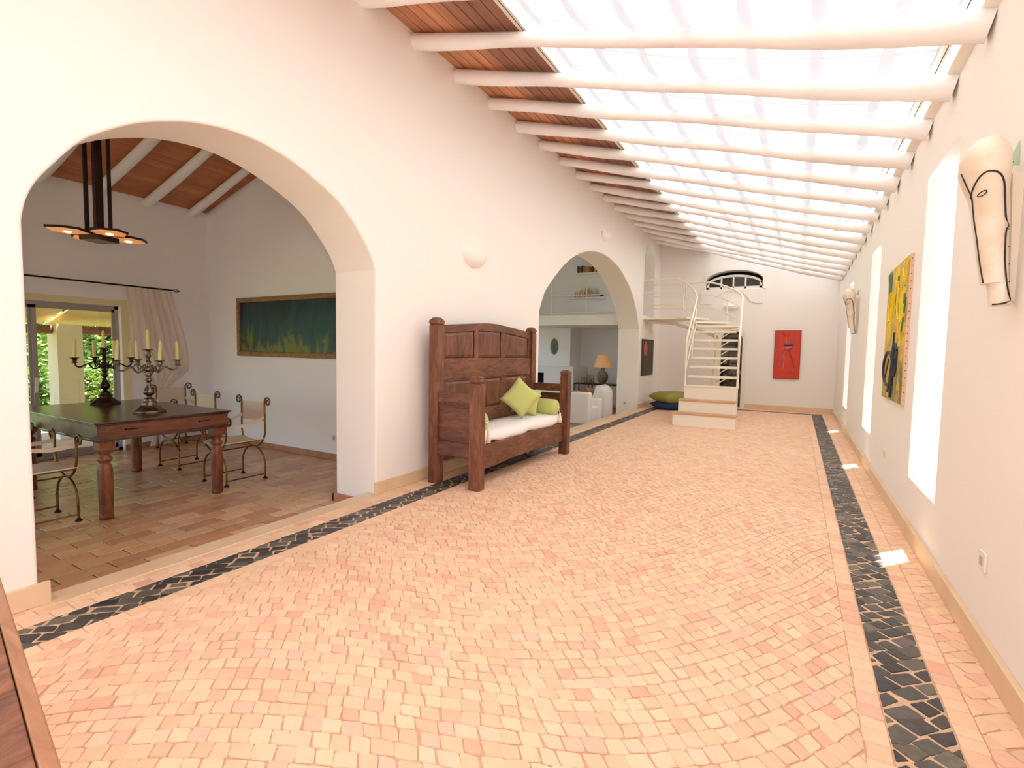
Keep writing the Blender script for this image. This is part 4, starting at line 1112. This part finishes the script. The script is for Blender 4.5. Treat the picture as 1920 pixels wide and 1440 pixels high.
# ------------------------------------------------------------------ pictures in the hall
def stroke(parent, pts, r, mat, name='brush_stroke'):
    m = MB(); P = [Vector(p) for p in pts]; Q = []
    for i in range(len(P)-1):
        for s in range(5):
            q = s/5; p0 = P[max(i-1,0)]; p1 = P[i]; p2 = P[i+1]; p3 = P[min(i+2,len(P)-1)]
            Q.append(.5*((2*p1)+(p2-p0)*q+(2*p0-5*p1+4*p2-p3)*q*q+(3*p1-p0-3*p2+p3)*q**3))
    Q.append(P[-1]); m.tube(Q, r, 6); return m.build(name, mat, parent)
# yellow canvas
cy0, cy1, cz0, cz1 = 5.62, 6.83, 1.03, 2.37
yp = thing('yellow_painting', 'large unframed yellow and green abstract canvas between the slit windows', 'painting', (XR,6.2,cz0))
m = MB(); m.box(XR-.026,XR,cy0,cy1,cz0,cz1)
m.build('canvas', paint_mat('yellow_paint', [(.34,(70,100,84)),(.42,(132,122,62)),(.48,(176,150,60)),(.54,(240,206,30)),(.60,(226,190,50)),(.66,(168,146,96)),(.74,(200,170,150))], 3.6, (1,2.2,.7), 2.2, (.14,-.05,1.0)), yp)
m = MB(); m.box(XR-.027,XR,cy0-.002,cy0+.0005,cz0,cz1); m.build('canvas_edge', simple('raw_canvas_edge', (226,190,166), .8), yp)
m = MB()
for k in range(20): m.box(XR-.018,XR-.012,cy0-.004,cy0-.001,cz0+.04+k*.066,cz0+.048+k*.066)
m.build('tack', M['iron'], yp)
NV = simple('navy_paint', (28,34,62), .5); xp = XR-.029
YEL = simple('bright_yellow_paint', (238,208,30), .5); GRN = simple('teal_paint', (70,120,100), .5)
stroke(yp, [(xp,6.46+.29*math.cos(a*.45),1.34+.17*math.sin(a*.45)) for a in range(15)], .018, NV)
stroke(yp, [(xp,6.2,1.7),(xp,6.22,1.5),(xp,6.3,1.28),(xp,6.4,1.1)], .012, NV)
stroke(yp, [(xp,5.98,1.52),(xp,6.10,1.58),(xp,6.16,1.42),(xp,6.08,1.28),(xp,5.98,1.38),(xp,5.98,1.52)], .016, NV)
stroke(yp, [(xp,6.1,1.45),(xp,6.16,1.2),(xp,6.22,1.06)], .016, NV)
stroke(yp, [(xp,6.45,1.44),(xp,6.62,1.24)], .009, NV)
rg = random.Random(11)
for k in range(26):
    y = rg.uniform(5.72,6.7); z = rg.uniform(1.55,2.15); stroke(yp, [(xp+.002,y,z),(xp+.002,y+rg.uniform(-.08,.08),z+.12),(xp+.002,y+rg.uniform(-.15,.15),min(cz1-.03,z+.3))], .012, YEL if k % 4 else GRN)
# red canvas
rx0, rx1, rz0, rz1 = -.53, .055, .86, 2.11
rp = thing('red_painting', 'tall red abstract canvas with a dark bar on the end wall', 'painting', (-.24,YE,rz0))
m = MB(); m.box(rx0,rx1,YE-.04,YE,rz0,rz1); m.build('canvas', simple('red_paint', (216,62,36), .5, var=(196,52,34), vscale=3, bmp=.2, vecscale=(3,1,1)), rp)
m = MB(); 
for (x0,x1,z0,z1) in ((rx0-.012,rx1+.012,rz0-.012,rz0),(rx0-.012,rx1+.012,rz1,rz1+.012),(rx0-.012,rx0,rz0,rz1),(rx1,rx1+.012,rz0,rz1)): m.box(x0,x1,YE-.045,YE-.004,z0,z1)
m.build('edge_strip', simple('brown_edge', (128,56,36), .6), rp)
yy = YE-.043
def RP(u, v): return (rx0+(rx1-rx0)*u, yy, rz1-(rz1-rz0)*v)
DK = simple('dark_paint', (40,30,26), .5); MV = simple('mauve_paint', (150,110,140), .5); OR = simple('orange_paint', (236,120,50), .5); BR = simple('maroon_paint', (120,40,30), .5)
m = MB(); a, b = RP(.35,.285), RP(.72,.32); m.box(a[0],b[0],yy-.004,yy,b[2],a[2]); m.build('dark_bar', DK, rp)
stroke(rp, [RP(.26,.04),RP(.40,.10),RP(.58,.10)], .007, BR); stroke(rp, [RP(.44,.12),RP(.43,.18),RP(.45,.26)], .014, OR)
stroke(rp, [RP(.62,.26),RP(.70,.19),RP(.80,.14)], .012, MV); stroke(rp, [RP(.36,.26),RP(.5,.25),RP(.62,.27)], .010, MV)
stroke(rp, [RP(.42,.36),RP(.52,.35),RP(.66,.34)], .014, simple('pale_blue_paint', (170,190,205), .5)); stroke(rp, [RP(.35,.38),RP(.5,.42),RP(.66,.37)], .008, BR)
stroke(rp, [RP(.45,.42),RP(.33,.52),RP(.24,.64),RP(.19,.74)], .014, MV); stroke(rp, [RP(.58,.42),RP(.66,.54),RP(.76,.68),RP(.80,.78)], .006, BR)
stroke(rp, [RP(.33,.40),RP(.30,.37),RP(.40,.35)], .006, OR); stroke(rp, [RP(.52,.53),RP(.54,.55)], .014, MV); stroke(rp, [RP(.4,.5),RP(.38,.66),RP(.37,.8)], .010, OR)
stroke(rp, [RP(.60,.87),RP(.66,.885),RP(.70,.87),RP(.76,.89),RP(.86,.905)], .003, BR, 'signature_scribble')
# black canvas on the left wall
bp = thing('black_painting', 'unframed black canvas with an orange oval on the left wall near the stairs', 'painting', (XL,13.85,.86))
m = MB(); m.box(XL+.002,XL+.03,13.27,14.44,.86,1.84); m.build('canvas', simple('charcoal_paint', (50,42,38), .6, var=(72,60,50), vscale=6, vecscale=(1,4,.5)), bp)
m = MB(); R = [[(XL+.030,13.58+.17*math.cos(a*PI/12),1.58+.19*math.sin(a*PI/12)) for a in range(24)],[(XL+.034,13.58+.165*math.cos(a*PI/12),1.58+.185*math.sin(a*PI/12)) for a in range(24)]]
m.rings(R); m.build('orange_oval', simple('orange_oval_paint', (204,84,36), .5), bp)

# ------------------------------------------------------------------ mask sculptures
def mask(yc, lab, xo=0, zo=0):
    t = thing('wall_mask', lab, 'sculpture', (XR,yc,1.68+zo), 0, 'painted head sculptures on the right wall')
    st = [(2.468,.700,.740,.03),(2.455,.672,.765,.07),(2.42,.640,.785,.11),(2.37,.622,.80,.135),(2.31,.622,.802,.14),(2.25,.642,.80,.125),(2.19,.664,.80,.10),(2.10,.680,.803,.085),(2.0,.697,.808,.08),(1.9,.712,.815,.075),(1.80,.728,.824,.07)]
    st2 = [(1.80,.752,.824,.065),(1.75,.757,.829,.062),(1.70,.764,.834,.06)]
    m = MB()
    def ring(z, xl, xr, d):
        c = (xl+xr)/2; h = (xr-xl)/2
        return [(c+h*math.cos(a*PI/12)+xo, yc+d*math.sin(a*PI/12), z+zo) for a in range(24)]
    m.rings([ring(*s) for s in st][::-1]); m.rings([ring(*s) for s in st2][::-1]); m.build('head', simple('painted_shell', (244,236,224), .55, var=(226,206,178), vscale=7, bmp=.2, bscale=20), t)
    allst = st+st2
    def surf(x, z, out=.003):
        for i in range(len(allst)-1):
            a, b = allst[i], allst[i+1]
            if a[0] >= z >= b[0] and a[0] != b[0]:
                q = (a[0]-z)/(a[0]-b[0]); xl = a[1]+(b[1]-a[1])*q; xr = a[2]+(b[2]-a[2])*q; d = a[3]+(b[3]-a[3])*q; break
        else: return (x+xo, yc-.06, z+zo)
        c = (xl+xr)/2; h = (xr-xl)/2; u = max(-1,min(1,(x-c)/h)); return (x+xo, yc-d*math.sqrt(1-u*u)-out, z+zo)
    LN = M['black_paint']
    L1 = [(.664,2.195),(.662,2.23),(.672,2.265),(.694,2.281),(.731,2.27),(.757,2.231),(.772,2.15),(.782,2.086),(.803,2.055),(.79,2.038),(.786,2.0),(.79,1.9),(.80,1.82),(.812,1.76),(.825,1.725)]
    stroke(t, [surf(x,z) for x,z in L1], .0035, LN, 'painted_outline')
    stroke(t, [surf(x,z) for x,z in [(.624,2.31),(.645,2.25),(.666,2.195),(.682,2.10),(.699,2.0),(.714,1.9),(.731,1.802)]], .0035, LN, 'painted_outline')
    stroke(t, [surf(x,z) for x,z in [(.768,1.703),(.80,1.705),(.83,1.722)]], .004, LN, 'painted_outline')
    stroke(t, [surf(.691+.012*math.cos(a*PI/5),2.197+.009*math.sin(a*PI/5)+.004*math.cos(a*PI/5)) for a in range(11)], .0022, LN, 'painted_eye')
    m = MB(); m.prism([(.815,2.30),(.828,2.0),(.838,1.72),(.855,1.72),(.855,2.30)], 'y', yc+.02, yc+.05)
    m.v = [(x+xo*.0,y,z+zo) for x,y,z in m.v]; m.build('mounting_edge', simple('raw_edge', (236,224,206), .7), t)
    m = MB()
    for z in (2.33,2.22,2.13,2.04,1.96,1.88,1.80,1.74): m.lathe([(.001,0),(.003,.002),(.001,.005)], (surf(.797+.012*(2.3-z)*3,z,.001)[0], surf(.797+.01*(2.3-z)*3,z,.002)[1], z+zo), 6)
    m.build('tack', M['iron'], t)
    m = MB(); m.prism([(.815,2.36),(.853,2.36),(.85,2.47)], 'y', yc+.10, yc+.11); m.v = [(x,y,z+zo) for x,y,z in m.v]; m.build('fin', simple('pale_green_fin', (180,206,170), .5), t)
mask(3.14, 'large cream bird-like head sculpture on the right wall nearest the camera')
mask(10.2, 'smaller-looking tan bird-like head sculpture on the right wall past the yellow canvas', 0, .14)

# ------------------------------------------------------------------ living room furniture
wc = M['white_cloth']
a1 = thing('slipcovered_armchair', 'white slipcovered armchair seen end-on just beyond the bench', 'armchair', (-4.9,11.7,FL))
m = MB(); m.box(-5.6,-4.275,11.3,11.52,FL,.49); m.build('armrest', wc, a1, bevel=.05, seg=4)
m = MB(); m.box(-5.6,-4.275,12.05,12.27,FL,.30); m.build('armrest', wc, a1, bevel=.05, seg=4)
m = MB(); m.box(-5.6,-4.3,11.5,12.07,FL,.12); m.build('seat', wc, a1, bevel=.04, seg=3)
m = MB(); m.box(-4.98,-4.62,11.33,11.5,.49,.515); tag(m.build('folded_throw', simple('tan_throw', (206,168,130), .9)), 'tan folded throw lying on the end-on white armchair', 'throw')
a2 = thing('slipcovered_armchair', 'white slipcovered armchair in profile with a tan pillow, left of the arch jamb', 'armchair', (-4.6,12.75,FL))
prof = [(-5.2,FL),(-4.262,FL),(-4.272,.42),(-4.30,.48),(-4.38,.57),(-4.46,.605),(-4.53,.60),(-4.57,.52),(-4.62,.34),(-4.68,.20),(-4.76,.12),(-5.18,.09)]
m = MB(); m.prism(prof, 'y', 12.45, 13.05); m.build('body', wc, a2, bevel=.03, seg=3)
place_pillow('throw_pillow', 'tan striped pillow leaning on the back of the white armchair', 'pillow', simple('tan_striped_cloth', (190,140,96), .9, var=(160,110,72), vscale=10), .36, .38, .13, (-4.78,12.72,.36), PI/2, 0, math.radians(-18))
ct_ = thing('console_table', 'black metal console table with a dark top behind the white armchairs', 'console table', (-5.0,14.0,FL))
m = MB(); m.box(-5.77,-4.25,13.92,14.30,.505,.548); m.build('table_top', M['black_paint'], ct_)
for x in (-5.76,-5.33,-4.30):
    for y in (13.93,14.26):
        m = MB(); m.box(x,x+.028,y,y+.028,FL,.505); m.build('leg', M['black_paint'], ct_)
for y in (13.93,14.27):
    m = MB(); m.box(-5.76,-4.3,y,y+.018,FL+.12,FL+.14); m.build('stretcher', M['black_paint'], ct_)
LX = -4.95
tl = thing('table_lamp', 'patterned ceramic table lamp with a lit tan shade on the black console', 'lamp', (LX,14.12,.549))
m = MB(); m.lathe([(.084,0),(.093,.02),(.14,.09),(.163,.185),(.153,.28),(.10,.35),(.047,.38),(.042,.42),(.056,.435),(.02,.47)], (LX,14.12,.549), 24)
m.build('lamp_base', paint_mat('patterned_glaze', [(.36,(60,66,70)),(.46,(120,132,130)),(.54,(150,112,84)),(.66,(70,54,48))], 14), tl)
sh = MB(); R = []
for z, r_ in ((1.03,.275),(1.395,.145)): R.append([(LX+r_*math.cos(a*PI/14),14.12+r_*math.sin(a*PI/14),z) for a in range(28)])
sh.rings(R, True, False, True)
sm, snt, sbb = new_mat('lit_lamp_shade'); sbb.inputs['Base Color'].default_value = (*lin((222,180,140)),1); sbb.inputs['Emission Color'].default_value = (*lin((255,170,110)),1); sbb.inputs['Emission Strength'].default_value = .22
sh.build('lamp_shade', sm, tl)
m = MB(); m.lathe([(.002,0),(.03,.02),(.04,.06),(.02,.1),(.002,.11)], (LX,14.12,1.13), 12); m.build('bulb', M['bulb_glow'], tl)
for (x, w_, h_, lab, yy2) in ((-5.36,.24,.23,'larger wooden photo frame on the console, behind the small one',14.18),(-5.50,.18,.15,'small silver photo frame standing in front on the console',14.02)):
    t = thing('photo_frame', lab, 'photo frame', (x,yy2,.549))
    m = MB(); b = .025
    for (x0,x1,z0,z1) in ((x-w_/2,x+w_/2,.549,.549+b),(x-w_/2,x+w_/2,.549+h_-b,.549+h_),(x-w_/2,x-w_/2+b,.549,.549+h_),(x+w_/2-b,x+w_/2,.549,.549+h_)): m.box(x0,x1,yy2-.012,yy2+.012,z0,z1)
    m.build('frame', M['nearwood'] if w_ > .2 else M['pewter'], t)
    m = MB(); m.box(x-w_/2+b,x+w_/2-b,yy2-.004,yy2+.004,.549+b,.549+h_-b); m.build('photo', paint_mat('photo_'+str(int(w_*100)), [(.4,(60,64,50)),(.5,(150,146,120)),(.6,(220,214,200))], 16), t)
ov = thing('oval_plaque', 'small oval mosaic plaque with a blue figure on the chimney breast', 'plaque', (-6.80,14.72,1.36))
m = MB(); m.v = []; R = []
for y, k in ((14.72,1),(14.69,1),(14.685,.94)): R.append([(-6.80+.13*k*math.cos(a*PI/16),y,1.63+.255*k*math.sin(a*PI/16)) for a in range(32)])
m.rings(R[::-1]); m.build('plaque_body', paint_mat('mosaic_glaze', [(.36,(40,40,34)),(.46,(96,104,60)),(.54,(150,148,110)),(.64,(60,50,36))], 26), ov)
stroke(ov, [(-6.82,14.682,1.72),(-6.79,14.682,1.66),(-6.80,14.682,1.56),(-6.77,14.682,1.46)], .03, simple('blue_glaze', (60,120,150), .4), 'painted_figure')
# gallery shelves with books
def shelf(lab, x0, x1, z, t_=.05):
    m = MB(); m.box(x0,x1,15.38,15.6,z-t_,z); return tag(m.build('wall_shelf', M['plaster'], bevel=.006), lab, 'shelf', 'white shelves on the gallery wall')
shelf('upper white wall shelf carrying books above the gallery', -6.42, -5.1, 4.03)
shelf('lower white wall shelf with pale objects above the gallery', -6.62, -5.45, 3.24)
rg = random.Random(21); x = -6.36; i = 0
bc = [(44,34,34),(120,96,80),(70,50,44),(176,120,74),(188,134,86),(184,128,80),(140,70,44),(90,44,34),(200,180,150),(56,50,60),(110,88,70),(60,44,40),(150,130,110),(80,60,50)]
nms = ['black','taupe','dark brown','tan','light tan','ochre','rust','maroon','cream','slate','brown','umber','beige','chocolate']
while x < -5.2 and i < len(bc):
    w_ = rg.uniform(.05,.10); h_ = rg.uniform(.16,.24); bt = MB(); bt.box(x,x+w_-.004,15.40,15.54,4.031,4.031+h_)
    o = bt.build('book', simple('book_%s' % nms[i].replace(' ','_'), bc[i], .6)); pos = ORD[i]
    tag(o, '%s spined book, %s from the left on the upper gallery shelf' % (nms[i], pos), 'book', 'books on the upper gallery shelf'); x += w_; i += 1
m = MB(); rg = random.Random(2)
for k in range(46):
    a = rg.uniform(-6.45,-5.62); hh = .10+.12*math.sin(PI*min(1,max(0,(a+6.5)/1.0)))
    m.tube([(a,15.48,3.245),(a+rg.uniform(-.05,.05),15.48+rg.uniform(-.04,.04),3.245+hh*rg.uniform(.7,1.2)+.05)], [.012,.006], 5)
tag(m.build('dried_coral', simple('bleached_coral', (206,180,146), .8)), 'spiky bleached dried coral on the lower gallery shelf', 'ornament')
m = MB(); m.box(-5.57,-5.47,15.42,15.52,3.241,3.32); tag(m.build('small_box', M['black_paint'], bevel=.006), 'tiny dark box at the right end of the lower gallery shelf', 'box')

# ------------------------------------------------------------------ near wooden table at bottom left
NT_ = thing('side_table', 'brown plank wooden table top cut off at the bottom left corner', 'table', (-1.9,.05,0))
zt = .83
# far edge line
E0, E1 = (-2.40,.573), (-.55,.2157)
dx, dy = E1[0]-E0[0], E1[1]-E0[1]; ln = math.hypot(dx,dy); ux, uy = dx/ln, dy/ln; nx_, ny_ = uy, -ux   # towards camera side
def TP(s, d): return (E0[0]+ux*s+nx_*d, E0[1]+uy*s+ny_*d)
def slab(m, s0, s1, d0, d1, z0, z1): 
    q = [TP(s0,d0),TP(s0,d1),TP(s1,d1),TP(s1,d0)]; m.hexa([(x,y,z0) for x,y in q], [(x,y,z1) for x,y in q])
m = MB(); slab(m, 0, ln, 0, .0225, zt-.035, zt); m.build('edge_plank', M['nearwood'], NT_, bevel=.003)
m = MB(); slab(m, 0, ln, .0245, .28, zt-.035, zt-.001); m.build('top_plank', wood('near_plank', (74,42,30), (134,86,60), (168,116,86), 'Y', .5, 4.5, .7, stretch=.3), NT_, bevel=.002)
m = MB(); slab(m, .05, ln-.05, .03, .05, zt-.13, zt-.035); m.build('apron', M['nearwood'], NT_)
for s, d in ((.08,.06),(ln-.08,.06),(.08,.23),(ln-.08,.23)):
    x, y = TP(s,d); m = MB(); m.box(x-.03,x+.03,y-.03,y+.03,0,zt-.035); m.build('leg', M['nearwood'], NT_, bevel=.004)

# ------------------------------------------------------------------ outside
gm, gnt, gb = new_mat('garden_grass'); v = coords(gnt); n = noise_tex(gnt, v, 3, 6)
gnt.links.new(ramp(gnt, n.outputs['Fac'], [(.35,(92,120,50)),(.65,(150,170,80))]), gb.inputs['Base Color'])
m = MB(); m.box(-40,XD-3.2,-25,30,-.75,-.32); tag(m.build('lawn', gm), 'sunlit green lawn beyond the terrace', 'lawn', None, 'stuff')
m = MB(); m.box(XD-3.2,XD-.3,-12,18,-.6,FD-.03); m.box(XD-.3,-3.9,-12,-2.5,-.6,FD-.03); struct(m.build('floor', simple('terrace_paving', (206,180,146), .7)))
m = MB(); m.box(XO,XO+14,-14,30,-.6,-.06); struct(m.build('floor', simple('unseen_bounce_paving', (240,236,228), .8)))  # unseen white ground added to throw sunlight up at the slit windows
pc = thing('veranda_column', 'square cream rendered veranda column outside the glass door', 'column', (-11.0,3.75,FD))
m = MB(); m.box(-11.25,-10.85,3.58,3.93,FD-.03,1.78); m.build('shaft', simple('cream_render', (238,220,180), .8), pc)
m = MB(); m.box(-11.27,-10.83,3.56,3.95,FD-.03,.0); m.build('plinth', M['plaster'], pc, bevel=.01)
m = MB(); m.tube([(-11.05,-3,1.70),(-11.05,3.5,1.69),(-11.05,9,1.70)], .075, 12); tag(m.build('log_beam', wood('log_wood', (90,52,30), (136,84,50), (160,104,66), 'Y', .7, 3, .5)), 'brown round log beam carrying the veranda roof outside', 'beam')
m = MB()
for k in range(32):
    y = -3+k*.34; 
    for (oa, ob) in (((0,.13),(.20,.34)) if 3.4 < y < 3.75 else ((0,.34),)):
      m.hexa([(-11.5,y+oa,1.79),(XD-.3,y+oa,2.35),(XD-.3,y+ob,2.35),(-11.5,y+ob,1.79)],[(-11.5,y+oa,1.82),(XD-.3,y+oa,2.38),(XD-.3,y+ob,2.38),(-11.5,y+ob,1.82)])
tag(m.build('veranda_roof', simple('yellow_roof_boards', (232,196,128), .7)), 'yellowish boarded veranda roof outside the glass door', 'roof')
GC = [lin((160,184,84)),lin((188,206,110)),lin((124,154,62)),lin((214,224,140)),lin((96,128,50))]
DC = [lin((72,108,42)),lin((98,134,56)),lin((54,84,34)),lin((134,164,76))]
def bush(lab, c, r, n, size, cols, seed, name='garden_bush', cat='bush', grp='garden bushes beyond the veranda'):
    rg = random.Random(seed); m = MB()
    def cf(rg):
        while True:
            v_ = Vector((rg.gauss(0,1),rg.gauss(0,1),rg.gauss(0,1))); v_.normalize(); k = rg.uniform(.7,1.0)
            p = (c[0]+r[0]*v_.x*k, c[1]+r[1]*v_.y*k, c[2]+r[2]*v_.z*k)
            if p[2] > -.15: return p
    leaves(m, n, cf, size, cols, rg)
    t = thing(name, lab, cat, (c[0],c[1],-.32), 0, grp); m.build('foliage', M['leaf'], t)
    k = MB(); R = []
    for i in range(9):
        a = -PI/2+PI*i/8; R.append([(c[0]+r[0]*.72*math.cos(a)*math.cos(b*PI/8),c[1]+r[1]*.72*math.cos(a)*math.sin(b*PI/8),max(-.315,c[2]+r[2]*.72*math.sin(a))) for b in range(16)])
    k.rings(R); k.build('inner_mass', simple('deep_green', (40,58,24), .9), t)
bush('dark leafy shrub low outside the left glass panel', (-12.7,3.35,.25), (.6,.72,.75), 5000, .12, DC, 1)
bush('leafy green shrub right of the veranda column', (-12.8,5.0,.3), (.6,.78,.75), 6000, .10, GC, 2)
bush('olive shrub left of the veranda column, partly hidden by the arch', (-12.9,1.5,.3), (.6,.8,.8), 4000, .15, DC, 3)
bush('pale green tree mass behind the low shrubs, left side', (-16.5,3.4,1.5), (1.6,2.0,2.1), 12000, .17, GC, 4, 'garden_tree', 'tree', 'trees at the back of the garden')
bush('pale green tree mass behind the low shrubs, right side', (-17,7.9,1.4), (1.6,2.2,2.2), 12000, .17, GC, 5, 'garden_tree', 'tree', 'trees at the back of the garden')
bush('tall tree mass farthest back in the garden', (-24,6,3.0), (3,8,4.5), 12000, .5, GC, 6, 'garden_tree', 'tree', 'trees at the back of the garden')

# ------------------------------------------------------------------ lights, world, camera
sun = bpy.data.lights.new('sun', 'SUN'); so = bpy.data.objects.new('sun', sun); C.objects.link(so)
d = Vector((-.20,-.24,-1)); so.rotation_euler = d.to_track_quat('-Z','Y').to_euler(); sun.angle = math.radians(.8)
sun.energy = 22.0; sun.color = (1.0,.985,.985)
w = bpy.data.worlds.new('world'); bpy.context.scene.world = w; w.use_nodes = True
nt = w.node_tree; bg = nt.nodes['Background']
sky = nt.nodes.new('ShaderNodeTexSky'); sky.sky_type = 'NISHITA'; sky.sun_disc = False; sky.sun_elevation = math.radians(72); sky.sun_rotation = math.radians(140)
nt.links.new(sky.outputs[0], bg.inputs['Color']); bg.inputs['Strength'].default_value = .85
fs = bpy.data.lights.new('camera_flash', 'AREA'); fo_ = bpy.data.objects.new('camera_flash', fs); C.objects.link(fo_)
fs.shape = 'DISK'; fs.size = .08; fs.energy = 16; fs.color = (1.0,.94,.96); fs.spread = math.radians(135)
fo_.location = (-.0,-.05,1.45+.30); fo_.rotation_euler = Vector((-.5,.87,.06)).to_track_quat('-Z','Y').to_euler()

f = 940.0
vy = Vector((1495-960, 668-720, f)).normalized()
h2 = Vector((1495-960-1000, 668-720-17.3, f)); nz = h2.cross(vy).normalized()
if nz.y > 0: nz = -nz
vx = vy.cross(nz)
Rm = Matrix((vx, vy, nz))          # rows: world axes in camera coords (x right, y down, z forward)
cr = Vector((Rm[0][0],Rm[1][0],Rm[2][0])); cd = Vector((Rm[0][1],Rm[1][1],Rm[2][1])); cf = Vector((Rm[0][2],Rm[1][2],Rm[2][2]))
cam = bpy.data.cameras.new('camera'); co = bpy.data.objects.new('camera', cam); C.objects.link(co)
cam.sensor_width = 36; cam.lens = f/1920*36; cam.clip_start = .03; cam.clip_end = 200
mw = Matrix((( cr.x,-cd.x,-cf.x,0),(cr.y,-cd.y,-cf.y,0),(cr.z,-cd.z,-cf.z,1.45),(0,0,0,1)))
co.matrix_world = mw
bpy.context.scene.camera = co

# bring to metres
for me in {o.data for o in bpy.data.objects if o.type == 'MESH'}:
    me.transform(Matrix.Scale(S, 4)); me.update()
for o in bpy.data.objects:
    o.location = o.location*S
    for md in o.modifiers:
        if md.type == 'BEVEL': md.width *= S

sc = bpy.context.scene
sc.view_settings.view_transform = 'Standard'; sc.view_settings.look = 'None'; sc.view_settings.gamma = 1
sc.view_settings.use_curve_mapping = False; sc.view_settings.exposure = -0.15
sc.cycles.max_bounces = 10; sc.cycles.diffuse_bounces = 6; sc.cycles.transparent_max_bounces = 12
sc.cycles.sample_clamp_indirect = 10
sc.cycles.use_denoising = True
